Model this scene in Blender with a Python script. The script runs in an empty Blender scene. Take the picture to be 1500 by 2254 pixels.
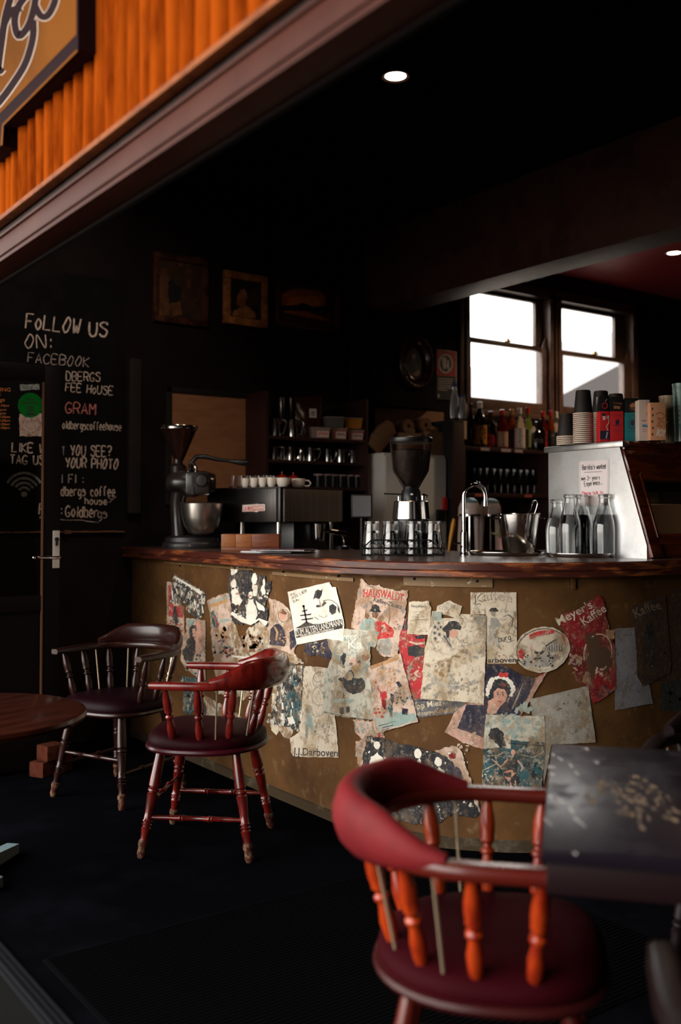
import bpy, bmesh, math, random
from mathutils import Vector, Matrix, noise
from mathutils.geometry import tessellate_polygon
random.seed(7)
SC = bpy.context.scene
COL = SC.collection
PI = math.pi
# ---------------------------------------------------------------- camera, sky, exposure
F_PX = 2254 * 35 / 36
PITCH = math.radians(1.5)
EYE = Vector((0, 0, 1.3))
YAW = math.atan2(.585, .811)
PY0 = 1140 - F_PX * math.tan(PITCH)
cam = bpy.data.cameras.new('camera')
cam.sensor_fit = 'VERTICAL'; cam.sensor_height = 36; cam.sensor_width = 24; cam.lens = 35
cam.shift_y = (PY0 - 1127) / 2254
cam.clip_start = .05
cam.dof.use_dof = True; cam.dof.focus_distance = 4.15; cam.dof.aperture_fstop = 1.8
cam_ob = bpy.data.objects.new('camera', cam); COL.objects.link(cam_ob)
cam_ob.location = EYE
cam_ob.rotation_euler = (PI / 2 + PITCH, 0, -YAW)
SC.camera = cam_ob
SC.view_settings.view_transform = 'Standard'
SC.view_settings.look = 'None'
SC.view_settings.gamma = 1
SC.view_settings.use_curve_mapping = False
SC.view_settings.exposure = 0.0
SC.cycles.max_bounces = 10
SC.cycles.diffuse_bounces = 4
SC.cycles.glossy_bounces = 5
SC.cycles.transmission_bounces = 10
SC.cycles.transparent_max_bounces = 12
SC.cycles.caustics_reflective = False
SC.cycles.caustics_refractive = False
SC.cycles.sample_clamp_indirect = 4
SC.cycles.use_denoising = True
SKY = .95; STREET = 8.8
W = bpy.data.worlds.new('overcast sky'); SC.world = W; W.use_nodes = True
nt = W.node_tree; nt.nodes.clear()
wo = nt.nodes.new('ShaderNodeOutputWorld'); bg = nt.nodes.new('ShaderNodeBackground')
tc = nt.nodes.new('ShaderNodeTexCoord'); sx = nt.nodes.new('ShaderNodeSeparateXYZ')
rp = nt.nodes.new('ShaderNodeValToRGB')
nt.links.new(tc.outputs['Generated'], sx.inputs[0])
mr = nt.nodes.new('ShaderNodeMapRange'); mr.inputs[1].default_value = -1; mr.inputs[2].default_value = 1
nt.links.new(sx.outputs[2], mr.inputs[0]); nt.links.new(mr.outputs[0], rp.inputs[0])
el = rp.color_ramp.elements
el[0].position = .49; el[0].color = (.34, .29, .24, 1)
el[1].position = .51; el[1].color = (1.0, .94, .86, 1)
e = el.new(.8); e.color = (.97, .97, .95, 1)
# the sky is brightest on the sunny side of the house, behind the windows
dt = nt.nodes.new('ShaderNodeVectorMath'); dt.operation = 'DOT_PRODUCT'; dt.inputs[1].default_value = Vector((.55, .82, .15)).normalized()
nt.links.new(tc.outputs['Generated'], dt.inputs[0])
mg = nt.nodes.new('ShaderNodeMapRange'); mg.interpolation_type = 'SMOOTHSTEP'
mg.inputs[1].default_value = .7; mg.inputs[2].default_value = .96; mg.inputs[3].default_value = SKY; mg.inputs[4].default_value = SKY * 15
# and a broad bright patch of sky over the street in front of the opening
d2 = nt.nodes.new('ShaderNodeVectorMath'); d2.operation = 'DOT_PRODUCT'; d2.inputs[1].default_value = Vector((-.91, .28, .3)).normalized()
nt.links.new(tc.outputs['Generated'], d2.inputs[0])
m2 = nt.nodes.new('ShaderNodeMapRange'); m2.interpolation_type = 'SMOOTHSTEP'
m2.inputs[1].default_value = .5; m2.inputs[2].default_value = .95; m2.inputs[3].default_value = 0; m2.inputs[4].default_value = SKY * STREET
nt.links.new(d2.outputs['Value'], m2.inputs[0])
ad = nt.nodes.new('ShaderNodeMath'); ad.operation = 'ADD'
nt.links.new(dt.outputs['Value'], mg.inputs[0]); nt.links.new(mg.outputs[0], ad.inputs[0]); nt.links.new(m2.outputs[0], ad.inputs[1]); nt.links.new(ad.outputs[0], bg.inputs[1])
nt.links.new(rp.outputs[0], bg.inputs[0]); nt.links.new(bg.outputs[0], wo.inputs[0])

# ---------------------------------------------------------------- measuring helpers (photo pixel -> ray into the room)
_Rt = Vector((math.cos(YAW), -math.sin(YAW), 0)); _Fw = Vector((math.sin(YAW), math.cos(YAW), 0)); _Zz = Vector((0, 0, 1))
_Fp = _Fw * math.cos(PITCH) + _Zz * math.sin(PITCH); _Up = -_Fw * math.sin(PITCH) + _Zz * math.cos(PITCH)
def ray(px, py): return _Rt * ((px - 750) / F_PX) + _Fp + _Up * ((PY0 - py) / F_PX)
def on(ax, v, px, py):
    d = ray(px, py); return EYE + d * ((v - EYE[ax]) / d[ax])
def dep(px, py, D):
    d = ray(px, py); return EYE + d * (D / d.dot(_Fw))

# ---------------------------------------------------------------- materials
def lin(h):
    h = h.lstrip('#'); c = [int(h[i:i + 2], 16) / 255 for i in (0, 2, 4)]
    return tuple((x / 12.92 if x < .04045 else ((x + .055) / 1.055) ** 2.4) for x in c) + (1,)
def C4(c): return lin(c) if isinstance(c, str) else tuple(c) + ((1,) if len(c) == 3 else ())
def M(name, col, rough=.5, metal=0, spec=.5, col2=None, scale=8, thr=(.45, .6), stretch=(1, 1, 1), detail=6, bump=0, bscale=60,
      coat=0, trans=0, ior=1.45, alpha=1, emit=0, rough2=None, sheen=0, col3=None, thr3=(.55, .7), scale3=40):
    m = bpy.data.materials.new(name); m.use_nodes = True; t = m.node_tree; b = t.nodes['Principled BSDF']
    I = b.inputs
    I['Base Color'].default_value = C4(col); I['Roughness'].default_value = rough; I['Metallic'].default_value = metal
    I['Specular IOR Level'].default_value = spec; I['Coat Weight'].default_value = coat; I['Coat Roughness'].default_value = .12
    I['Transmission Weight'].default_value = trans; I['IOR'].default_value = ior; I['Alpha'].default_value = alpha
    if sheen: I['Sheen Weight'].default_value = sheen
    if emit: I['Emission Color'].default_value = C4(col); I['Emission Strength'].default_value = emit
    def nz(sc, st, th, det=detail):
        c = t.nodes.new('ShaderNodeTexCoord'); mp = t.nodes.new('ShaderNodeMapping'); n = t.nodes.new('ShaderNodeTexNoise')
        mp.inputs['Scale'].default_value = st; n.inputs['Scale'].default_value = sc; n.inputs['Detail'].default_value = det
        n.inputs['Roughness'].default_value = .62
        t.links.new(c.outputs['Object'], mp.inputs[0]); t.links.new(mp.outputs[0], n.inputs[0])
        r = t.nodes.new('ShaderNodeMapRange'); r.inputs[1].default_value = th[0]; r.inputs[2].default_value = th[1]
        t.links.new(n.outputs['Fac'], r.inputs[0]); return r.outputs[0], n
    src = None
    if col2 is not None:
        f, n = nz(scale, stretch, thr)
        mx = t.nodes.new('ShaderNodeMix'); mx.data_type = 'RGBA'
        mx.inputs[6].default_value = C4(col); mx.inputs[7].default_value = C4(col2); t.links.new(f, mx.inputs[0])
        src = mx.outputs[2]
        if rough2 is not None:
            mq = t.nodes.new('ShaderNodeMapRange'); mq.inputs[3].default_value = rough; mq.inputs[4].default_value = rough2
            t.links.new(f, mq.inputs[0]); t.links.new(mq.outputs[0], I['Roughness'])
        if col3 is not None:
            f3, _ = nz(scale3, stretch, thr3)
            m3 = t.nodes.new('ShaderNodeMix'); m3.data_type = 'RGBA'
            t.links.new(src, m3.inputs[6]); m3.inputs[7].default_value = C4(col3); t.links.new(f3, m3.inputs[0]); src = m3.outputs[2]
        t.links.new(src, I['Base Color'])
    if bump:
        f, n = nz(bscale, stretch, (0, 1)); bp = t.nodes.new('ShaderNodeBump'); bp.inputs['Strength'].default_value = bump
        bp.inputs['Distance'].default_value = .004
        t.links.new(n.outputs['Fac'], bp.inputs['Height']); t.links.new(bp.outputs[0], I['Normal'])
    return m

# ---------------------------------------------------------------- mesh builder
class MB:
    def __init__(s): s.v = []; s.f = []; s.m = []; s.mi = 0
    def add(s, vs, fs, Mx=None):
        o = len(s.v)
        s.v += [tuple(Mx @ Vector(v)) if Mx else tuple(v) for v in vs]
        s.f += [tuple(i + o for i in f) for f in fs]; s.m += [s.mi] * len(fs); return s
    def box(s, c, d, bev=0, Mx=None):
        bm = bmesh.new(); bmesh.ops.create_cube(bm, size=1, matrix=Matrix.Translation(c) @ Matrix.Diagonal((d[0], d[1], d[2], 1)))
        if bev: bmesh.ops.bevel(bm, geom=bm.edges[:], offset=bev, segments=2, affect='EDGES', profile=.6)
        bm.verts.index_update(); s.add([v.co[:] for v in bm.verts], [[v.index for v in f.verts] for f in bm.faces], Mx); bm.free(); return s
    def b2(s, a, b, bev=0, Mx=None):      # box from corner to corner
        return s.box([(a[i] + b[i]) / 2 for i in range(3)], [abs(a[i] - b[i]) for i in range(3)], bev, Mx)
    def lathe(s, prof, seg=20, Mx=None):
        vs = []; fs = []; rings = []
        for r, z in prof:
            if r < 1e-6: rings.append([len(vs)]); vs.append((0, 0, z))
            else:
                rings.append(list(range(len(vs), len(vs) + seg)))
                vs += [(r * math.cos(2 * PI * k / seg), r * math.sin(2 * PI * k / seg), z) for k in range(seg)]
        for a, b in zip(rings, rings[1:]):
            for k in range(seg):
                k2 = (k + 1) % seg
                if len(a) == 1 and len(b) == 1: continue
                if len(a) == 1: fs.append((a[0], b[k2], b[k]))
                elif len(b) == 1: fs.append((a[k], a[k2], b[0]))
                else: fs.append((a[k], a[k2], b[k2], b[k]))
        return s.add(vs, fs, Mx)
    def turn(s, p0, p1, prof, seg=12):    # turned piece between two points, prof = (fraction, radius)
        p0 = Vector(p0); p1 = Vector(p1); d = p1 - p0; L = d.length
        Mx = Matrix.Translation(p0) @ d.to_track_quat('Z', 'Y').to_matrix().to_4x4()
        pr = [(0, prof[0][0] * L)] + [(r, t * L) for t, r in prof] + [(0, prof[-1][0] * L)]
        return s.lathe(pr, seg, Mx)
    def tube(s, pts, r, seg=8, closed=False, up=None, sq=2):
        pts = [Vector(p) for p in pts]; n = len(pts); vs = []; fs = []
        rr = r if isinstance(r, (list, tuple)) else [r] * n
        T = []
        for i in range(n):
            a = pts[(i - 1) % n] if (i or closed) else pts[i]; b = pts[(i + 1) % n] if (i < n - 1 or closed) else pts[i]
            T.append((b - a).normalized())
        u = Vector(up) if up else (Vector((0, 0, 1)) if abs(T[0].z) < .9 else Vector((1, 0, 0)))
        for i in range(n):
            if up: u = Vector(up)
            x = (u - T[i] * u.dot(T[i]))
            x = x.normalized() if x.length > 1e-6 else Vector((1, 0, 0)); u = x; y = T[i].cross(x)
            q = rr[i]; qa, qb = q if isinstance(q, (list, tuple)) else (q, q)
            for k in range(seg):
                a = 2 * PI * k / seg; c, s_ = math.cos(a), math.sin(a); c, s_ = math.copysign(abs(c) ** (2 / sq), c), math.copysign(abs(s_) ** (2 / sq), s_); vs.append(pts[i] + x * (qa * c) + y * (qb * s_))
        m = n if closed else n - 1
        for i in range(m):
            j = (i + 1) % n
            for k in range(seg):
                k2 = (k + 1) % seg; fs.append((i * seg + k, i * seg + k2, j * seg + k2, j * seg + k))
        if not closed: fs.append(tuple(range(seg - 1, -1, -1))); fs.append(tuple(range((n - 1) * seg, n * seg)))
        return s.add([tuple(v) for v in vs], fs)
    def prism(s, poly, h, Mx=None):
        n = len(poly); vs = [(x, y, 0) for x, y in poly] + [(x, y, h) for x, y in poly]
        fs = [tuple(range(n - 1, -1, -1)), tuple(range(n, 2 * n))] + [(i, (i + 1) % n, n + (i + 1) % n, n + i) for i in range(n)]
        return s.add(vs, fs, Mx)
    def ball(s, c, r, seg=14, sq=(1, 1, 1)):
        k = seg // 2
        return s.lathe([(math.sin(PI * i / k), -math.cos(PI * i / k)) for i in range(k + 1)], seg,
                       Matrix.Translation(c) @ Matrix.Diagonal((r * sq[0], r * sq[1], r * sq[2], 1)))
    def build(s, name, mats, parent=None, off=(0, 0, 0), sharp=38, smooth=True):
        me = bpy.data.meshes.new(name); off = Vector(off)
        me.from_pydata([tuple(Vector(v) - off) for v in s.v], [], s.f)
        for m in (mats if isinstance(mats, (list, tuple)) else [mats]): me.materials.append(m)
        for p, i in zip(me.polygons, s.m): p.material_index = i; p.use_smooth = smooth
        bm = bmesh.new(); bm.from_mesh(me); bmesh.ops.recalc_face_normals(bm, faces=bm.faces); bm.to_mesh(me); bm.free()
        if smooth: me.set_sharp_from_angle(angle=math.radians(sharp))
        me.update()
        o = bpy.data.objects.new(name, me); COL.objects.link(o)
        if parent: o.parent = parent
        else: o.location = off
        return o
def tag(o, label=None, cat=None, group=None, kind=None):
    if label: o['label'] = label
    if cat: o['category'] = cat
    if group: o['group'] = group
    if kind: o['kind'] = kind
    return o
def thing(name, label, cat, loc=(0, 0, 0), rz=0, group=None):
    o = bpy.data.objects.new(name, None); COL.objects.link(o); o.empty_display_size = .05
    o.location = loc; o.rotation_euler = (0, 0, rz); return tag(o, label, cat, group)
def struct(name, mb, mats, label=None, cat=None, **k):
    return tag(mb.build(name, mats, **k), label, cat, None, 'structure')
def dup(root, loc=None, rz=None, label=None, group=None, parent=None):
    c = root.copy(); COL.objects.link(c)
    if parent: c.parent = parent
    if loc is not None: c.location = loc
    if rz is not None: c.rotation_euler = (0, 0, rz)
    if label: c['label'] = label
    if group: c['group'] = group
    for ch in list(root.children): dup(ch, parent=c)
    return c

# ---------------------------------------------------------------- flat drawing on surfaces: print, chalk, paint
class PlaneY:                               # a wall facing -y
    def __init__(s, Y): s.Y = Y
    def hit(s, px, py): p = on(1, s.Y, px, py); return (p.x, p.z)
    def to3(s, a, b, o): return (a, s.Y - o, b)
class PlaneX:                               # a wall facing -x
    def __init__(s, X): s.X = X
    def hit(s, px, py): p = on(0, s.X, px, py); return (-p.y, p.z)
    def to3(s, a, b, o): return (s.X - o, -a, b)
PXW, PARC, PCX, PCY = 2.49, .93, 3.42, 3.5  # the counter front: straight, quarter round, straight
class Panel:
    L1 = 5.6 - PCY; L2 = PARC * PI / 2
    def hit(s, px, py):
        d = ray(px, py); t = PXW / d.x; y = t * d.y
        if y >= PCY: p = EYE + d * t; return (5.6 - p.y, p.z)
        a = d.x * d.x + d.y * d.y; b = -2 * (d.x * PCX + d.y * PCY); c = PCX ** 2 + PCY ** 2 - PARC ** 2
        q = b * b - 4 * a * c
        if q > 0:
            t = (-b - math.sqrt(q)) / (2 * a); p = EYE + d * t
            if p.x <= PCX: return (s.L1 + PARC * math.atan2(PCY - p.y, PCX - p.x), p.z)
        t = (PCY - PARC) / d.y; p = EYE + d * t; return (s.L1 + s.L2 + p.x - PCX, p.z)
    def to3(s, a, b, o):
        if a <= s.L1: return (PXW - o, 5.6 - a, b)
        if a <= s.L1 + s.L2:
            t = (a - s.L1) / PARC; r = PARC + o; return (PCX - r * math.cos(t), PCY - r * math.sin(t), b)
        return (PCX + a - s.L1 - s.L2, PCY - PARC - o, b)
class Sheet:
    """flat print on a surface; every shape is given in photo pixels through view (ox, oy, k)"""
    def __init__(s, surf, view=(0, 0, 1), base=0): s.S = surf; s.w = view; s.base = base; s.t = []; s.mi = 0
    def px(s, p): return (s.w[0] + p[0] / s.w[2], s.w[1] + p[1] / s.w[2])
    def map(s, p): return s.S.hit(*s.px(p))
    def tri(s, a, b, c, o): s.t.append((a, b, c, o, s.mi))
    def poly(s, pts, mi=0, lay=0, torn=0, step=14):
        if torn:
            q = []
            for a, b in zip(pts, pts[1:] + pts[:1]):
                L = math.hypot(b[0] - a[0], b[1] - a[1]); n = max(1, int(L / step)); nx, ny = -(b[1] - a[1]) / (L + 1e-6), (b[0] - a[0]) / (L + 1e-6)
                for k in range(n):
                    t = k / n; w = random.uniform(-torn, torn) if k else 0
                    q.append((a[0] + (b[0] - a[0]) * t + nx * w, a[1] + (b[1] - a[1]) * t + ny * w))
            pts = q
        P = [s.map(p) for p in pts]; s.mi = mi
        for t in tessellate_polygon([[Vector((x, y, 0)) for x, y in P]]): s.tri(P[t[0]], P[t[1]], P[t[2]], lay)
        return s
    def ell(s, c, rx, ry, mi=0, lay=0, rot=0, n=28, torn=0):
        a = math.radians(rot); pts = []
        for k in range(n):
            j = 1 + random.uniform(-torn, torn); x, y = rx * j * math.cos(2 * PI * k / n), ry * j * math.sin(2 * PI * k / n)
            pts.append((c[0] + x * math.cos(a) - y * math.sin(a), c[1] + x * math.sin(a) + y * math.cos(a)))
        return s.poly(pts, mi, lay)
    def line(s, pts, w, mi=0, lay=0, smooth=None, jit=0):
        if smooth is None: smooth = len(pts) > 3
        if smooth:
            q = []; P = [pts[0]] + list(pts) + [pts[-1]]
            for i in range(1, len(P) - 2):
                for k in range(5):
                    t = k / 5; q.append(tuple(.5 * (2 * P[i][j] + (P[i + 1][j] - P[i - 1][j]) * t + (2 * P[i - 1][j] - 5 * P[i][j] + 4 * P[i + 1][j] - P[i + 2][j]) * t * t + (3 * P[i][j] - P[i - 1][j] - 3 * P[i + 1][j] + P[i + 2][j]) * t ** 3) for j in (0, 1)))
            q.append(pts[-1]); pts = q
        E = []; n = len(pts); s.mi = mi
        for i in range(n):
            a = pts[max(0, i - 1)]; b = pts[min(n - 1, i + 1)]; L = math.hypot(b[0] - a[0], b[1] - a[1]) + 1e-6
            h = w / 2 * (1 + random.uniform(-jit, jit)); nx, ny = -(b[1] - a[1]) / L * h, (b[0] - a[0]) / L * h
            E.append((s.map((pts[i][0] + nx, pts[i][1] + ny)), s.map((pts[i][0] - nx, pts[i][1] - ny))))
        for a, b in zip(E, E[1:]): s.tri(a[0], a[1], b[1], lay); s.tri(a[0], b[1], b[0], lay)
        return s
    def ring(s, c, rx, ry, w, mi=0, lay=0, rot=0, a0=0, a1=360, n=36):
        r = math.radians(rot); pts = []
        for k in range(n + 1):
            a = math.radians(a0 + (a1 - a0) * k / n); x, y = rx * math.cos(a), ry * math.sin(a)
            pts.append((c[0] + x * math.cos(r) - y * math.sin(r), c[1] + x * math.sin(r) + y * math.cos(r)))
        return s.line(pts, w, mi, lay, False)
    def text(s, txt, a, b, h, mi=0, lay=0, shear=0, bold=0, arch=0, outline=0):
        """printed lettering with its base line from a to b, h tall"""
        tris, wid = font_tris(txt, shear, bold)
        dx, dy = b[0] - a[0], b[1] - a[1]; L = math.hypot(dx, dy); ux, uy = dx / L, dy / L; s.mi = mi
        def f(p):
            t = p[0] / wid; y = p[1] * h / .7 + arch * 4 * t * (1 - t)
            return s.map((a[0] + dx * t + uy * y, a[1] + dy * t - ux * y))
        for t in tris: s.tri(f(t[0]), f(t[1]), f(t[2]), lay)
        return s
    def hand(s, txt, a, b, h, w, mi=0, lay=0, jit=.12, wob=.03):
        """handwriting made of single strokes"""
        dx, dy = b[0] - a[0], b[1] - a[1]; L = math.hypot(dx, dy); ux, uy = dx / L, dy / L
        gl = [GLYPH.get(ch) for ch in txt]; adv = [(4.2 if g is None else g[0] + 1.6) for g in gl]; tot = sum(adv) - 1.6; x = 0
        for g, ad in zip(gl, adv):
            if g:
                tilt = random.uniform(-1, 1) * wob * 3; dyy = random.uniform(-1, 1) * wob * h
                for st in g[1]:
                    pts = []
                    for gx, gy in st:
                        t = (x + gx + tilt * (gy - 4) * .3) / tot * L; y = (gy - 2) / 6 * h + dyy + random.uniform(-1, 1) * wob * h * .4
                        pts.append((a[0] + ux * t + uy * y, a[1] + uy * t - ux * y))
                    s.line(pts, w, mi, lay, None, jit)
            x += ad
        return s
    def mesh(s, name, mats, parent=None, cut=None, gap=.00015, label=None, cat=None, group=None, kind=None):
        verts = []; faces = []; mids = []
        bm = bmesh.new(); ly = bm.faces.layers.int.new('o')
        for a, b, c, o, mi in s.t:
            if abs((b[0] - a[0]) * (c[1] - a[1]) - (b[1] - a[1]) * (c[0] - a[0])) < 1e-10: continue
            f = bm.faces.new([bm.verts.new((q[0], q[1], 0)) for q in (a, b, c)]); f.material_index = mi; f[ly] = int(round(o * 10))
        if cut:
            lo = min(v.co.x for v in bm.verts); hi = max(v.co.x for v in bm.verts); k = math.ceil(lo / cut) * cut
            while k < hi:
                bmesh.ops.bisect_plane(bm, geom=bm.verts[:] + bm.edges[:] + bm.faces[:], plane_co=(k, 0, 0), plane_no=(1, 0, 0), dist=1e-6); k += cut
        for f in bm.faces:
            o = s.base + gap * f[ly] / 10; pts = [s.S.to3(v.co.x, v.co.y, o) for v in f.verts]
            fc = tuple(range(len(verts), len(verts) + len(pts))); verts += pts; faces.append(fc); mids.append(f.material_index)
        bm.free()
        c = Vector((0, 0, 0))
        for v in verts: c += Vector(v)
        c /= max(1, len(verts))
        if parent: c = parent.location.copy() if not parent.parent else (parent.parent.location + parent.location)
        me = bpy.data.meshes.new(name); me.from_pydata([tuple(Vector(v) - c) for v in verts], [], faces)
        for m in mats: me.materials.append(m)
        n0 = None
        for p, i in zip(me.polygons, mids): p.material_index = i
        o0 = Vector(s.S.to3(s.t[0][0][0], s.t[0][0][1], 0)); o1 = Vector(s.S.to3(s.t[0][0][0], s.t[0][0][1], 1)); d = o1 - o0
        for p in me.polygons:
            if p.normal.dot(d) < 0: p.flip()
        me.update(); o = bpy.data.objects.new(name, me); COL.objects.link(o)
        if parent: o.parent = parent
        else: o.location = c
        return tag(o, label, cat, group, kind)
_ft = {}
def font_tris(txt, shear=0, bold=0):
    k = (txt, shear, bold)
    if k not in _ft:
        cu = bpy.data.curves.new('lettering', 'FONT'); cu.body = txt; cu.shear = shear; cu.offset = bold; cu.fill_mode = 'FRONT'; cu.resolution_u = 3
        o = bpy.data.objects.new('lettering', cu); COL.objects.link(o)
        bpy.context.view_layer.update()
        me = bpy.data.meshes.new_from_object(o.evaluated_get(bpy.context.evaluated_depsgraph_get()))
        me.calc_loop_triangles(); V = [v.co.copy() for v in me.vertices]
        x0 = min(v.x for v in V); x1 = max(v.x for v in V)
        _ft[k] = ([[(V[i].x - x0, V[i].y) for i in t.vertices] for t in me.loop_triangles], x1 - x0)
        bpy.data.objects.remove(o); bpy.data.curves.remove(cu); bpy.data.meshes.remove(me)
    return _ft[k]
_G = '''A 02 28 42|14 34
B 02 08 38 47 46 05|05 35 44 43 32 02
C 47 28 06 04 12 32 43
D 02 08 28 46 44 32 02
E 48 08 02 42|05 35
F 48 08 02|05 35
G 47 28 06 04 12 32 43 44|24 44
H 02 08|42 48|05 45
I 12 18
J 38 33 22 12 03
K 02 08|48 05 42
L 08 02 42
M 02 08 25 48 42
N 02 08 42 48
O 28 16 04 12 22 33 46 38 28
P 02 08 38 47 46 35 05
R 02 08 38 47 46 35 05|25 42
S 47 38 18 07 16 35 44 32 12 03
T 08 48|28 22
U 08 04 12 32 44 48
V 08 22 48
W 08 12 25 32 48
Y 08 25|48 22
Z 08 48 02 42
a 35 16 04 12 32 35|36 32 42
b 08 02|05 26 35 34 32 12 02
c 35 16 04 12 32
d 38 32|35 16 04 12 32
e 04 34 26 16 04 12 32
f 38 28 17 12|05 25
g 35 16 04 12 33|36 31 20 10
h 08 02|04 16 26 35 32
i 16 12|17 18
k 08 02|36 04 32
l 18 12
m 06 02|04 16 25 22|24 36 45 42
n 06 02|04 16 26 35 32
o 16 04 12 22 34 26 16
p 06 00|05 26 35 34 32 02
r 06 02|04 16 36
s 35 16 05 34 22 02
t 18 13 22 32|06 36
u 06 03 12 22 34|36 32
v 06 22 46
w 06 12 24 32 46
x 06 32|36 02
y 06 23|36 10
z 06 36 02 32
2 07 18 38 47 45 02 42
: 15 16|12 13
? 07 18 38 47 35 25 24|22 23
+ 05 35|26 24
. 12 13
' 18 17
@ 35 26 15 24 35 43 45 38 18 06 04 12 42
- 05 35'''
GLYPH = {}
for _l in _G.split('\n'):
    _c, _s = _l[0], _l[2:]
    _st = [[(int(q[0]), int(q[1])) for q in part.split()] for part in _s.split('|')]
    GLYPH[_c] = (max(q[0] for st in _st for q in st), _st)
# ================================================================ materials of the place
black_paint = M('dark wall paint', (.013, .008, .008), .8, spec=.15, col2=(.008, .005, .005), scale=3, bump=.15, bscale=30)
ceil_black = M('black ceiling paint', (.002, .002, .002), .9, spec=.1)
ceil_red = M('deep red ceiling paint', (.7, .075, .075), .6)
floor_m = M('worn black floor', (.0022, .0022, .003), .95, spec=0, col2=(.005, .0045, .0065), scale=2.2, thr=(.5, .75), bump=.3, bscale=90)
mat_rub = M('ribbed rubber', (.0022, .0022, .0028), .8, spec=.02)
bamboo_m = M('orange stained bamboo', (.29, .053, .004), .7, spec=0, col2=(.1, .012, .0012), scale=5, thr=(.42, .7), stretch=(4, 4, .8), bump=.1)
bamboo_strip = M('bamboo edge strip', (.25, .075, .022), .6, spec=.12, col2=(.16, .045, .015), scale=14)
beam_m = M('brown painted steel', (.05, .014, .009), .42, spec=.06, col2=(.065, .02, .013), scale=3)
dark_wood = M('dark stained wood', (.03, .012, .008), .45, col2=(.015, .006, .005), scale=4, stretch=(6, 6, 1))
soffit_m = M('dark beam boards', (.006, .004, .004), .85, spec=.15)
red_beam = M('reddish brown beam paint', (.07, .028, .022), .6, spec=.2, col2=(.045, .018, .014), scale=6)
win_wood = M('brown window timber', (.11, .06, .042), .4, spec=.6, col2=(.06, .03, .02), scale=6)
win_glass = M('window glass', (1, 1, 1), .0, trans=1, ior=1.0, spec=.3)
door_m = M('dark door timber', (.004, .0022, .002), .5, spec=.15)
door_glass = M('door glass', (1, 1, 1), 0, trans=1, ior=1.0)
steel = M('brushed steel', (.7, .67, .63), .16, 1)
chrome = M('chrome', (.8, .79, .77), .07, 1)
dull_steel = M('dull steel', (.5, .5, .5), .38, 1, col2=(.33, .32, .32), scale=5)
counter_brown = M('brown counter board', (.1, .046, .014), .7, spec=.15, col2=(.055, .024, .008), scale=5, thr=(.4, .7), bump=.2, bscale=200, col3=(.15, .09, .042), thr3=(.58, .76), scale3=16)
scuff = M('scuffed base', (.04, .027, .015), .9, spec=.1, col2=(.1, .085, .06), scale=9, thr=(.55, .72))
counter_top_m = M('red brown varnished counter wood', (.05, .012, .008), .3, spec=.4, col2=(.3, .085, .022), scale=7, thr=(.5, .66), stretch=(1, .6, 6), rough2=.45, col3=(.035, .012, .01), thr3=(.58, .66), scale3=30)
counter_slab_m = M('dark counter surface', (.06, .035, .028), .25, spec=.5, col2=(.1, .06, .045), scale=4)
pave_m = M('grey pavement', (.012, .012, .011), .95, spec=0, col2=(.01, .01, .01), scale=3)
roof_m = M('grey metal roof', (.24, .22, .22), .6)
white_em = M('lamp glow', (1, .86, .72), .5, emit=14)
white_paint = M('white painted metal', (.7, .68, .64), .4)
black_plastic = M('black plastic', (.008, .008, .009), .35)
black_matt = M('matt black', (.007, .006, .006), .8)
# ================================================================ the shell
CZ = 3.3
struct('floor', MB().b2((.93, -2.6, -.06), (10, 5.6, 0)), floor_m, 'worn black floor of the coffee house', 'floor')
struct('ground_outside', MB().b2((-2.4, -14, -.08), (.93, 30, -.012)), pave_m, 'grey pavement outside the opening', 'ground')
struct('ceiling', MB().b2((.92, -2.6, CZ), (4.24, 5.7, CZ + .08)), ceil_black, 'black painted ceiling over the counter', 'ceiling')
struct('ceiling_back', MB().b2((4.24, -2.6, CZ), (10, 5.7, CZ + .08)), ceil_red, 'dark red ceiling beyond the beam', 'ceiling')
wb = MB(); Y0, Y1 = 5.6, 5.72; WX = [(5.2, 6.14), (6.25, 7.2)]; WZ = (2.14, 3.12)
wb.b2((.92, Y0, 0), (10, Y1, WZ[0])); wb.b2((.92, Y0, WZ[1]), (10, Y1, CZ))
for a, b in ((.92, WX[0][0]), (WX[0][1], WX[1][0]), (WX[1][1], 10)): wb.b2((a, Y0, WZ[0]), (b, Y1, WZ[1]))
struct('wall_back', wb, black_paint, 'dark painted back wall with two windows', 'wall')
struct('wall_right', MB().b2((10, -2.6, 0), (10.1, 5.7, CZ)), black_paint)
struct('wall_near', MB().b2((.92, -2.7, 0), (10, -2.6, CZ)), black_paint)
# facade: everything over the opening and beside it
wf = MB(); wf.b2((.94, -1.7, 2.19), (1.0, 5.7, 3.9)); wf.b2((.94, -2.7, 0), (1.0, .6, 2.19)); wf.b2((.94, 5.14, 0), (1.0, 5.7, 2.19))
struct('wall_facade', wf, soffit_m, 'dark street wall behind the bamboo', 'wall')
bb = MB(); y = 6.2
while y > -1.0:
    r = random.uniform(.031, .037); y -= r * 2
    pts = [(.945 + random.uniform(-.004, .004), y + random.uniform(-.003, .003), z) for z in (2.2, 2.6, 3.0, 3.45, 3.9)]
    bb.tube(pts, [r * random.uniform(.96, 1.04) for _ in pts], 10)
struct('trim_bamboo', bb, bamboo_m, 'orange bamboo poles covering the facade above the opening', 'bamboo cladding')
struct('trim_strip', MB().b2((.90, -1.7, 2.188), (.93, 6.2, 2.203), .003), bamboo_strip, 'thin split bamboo strip under the bamboo poles', 'trim')
bmf = MB(); bmf.b2((.935, -1.7, 2.152), (1.0, 6.2, 2.188)); struct('trim_recess', bmf, dark_wood, 'dark timber strip above the steel beam', 'trim')
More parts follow.
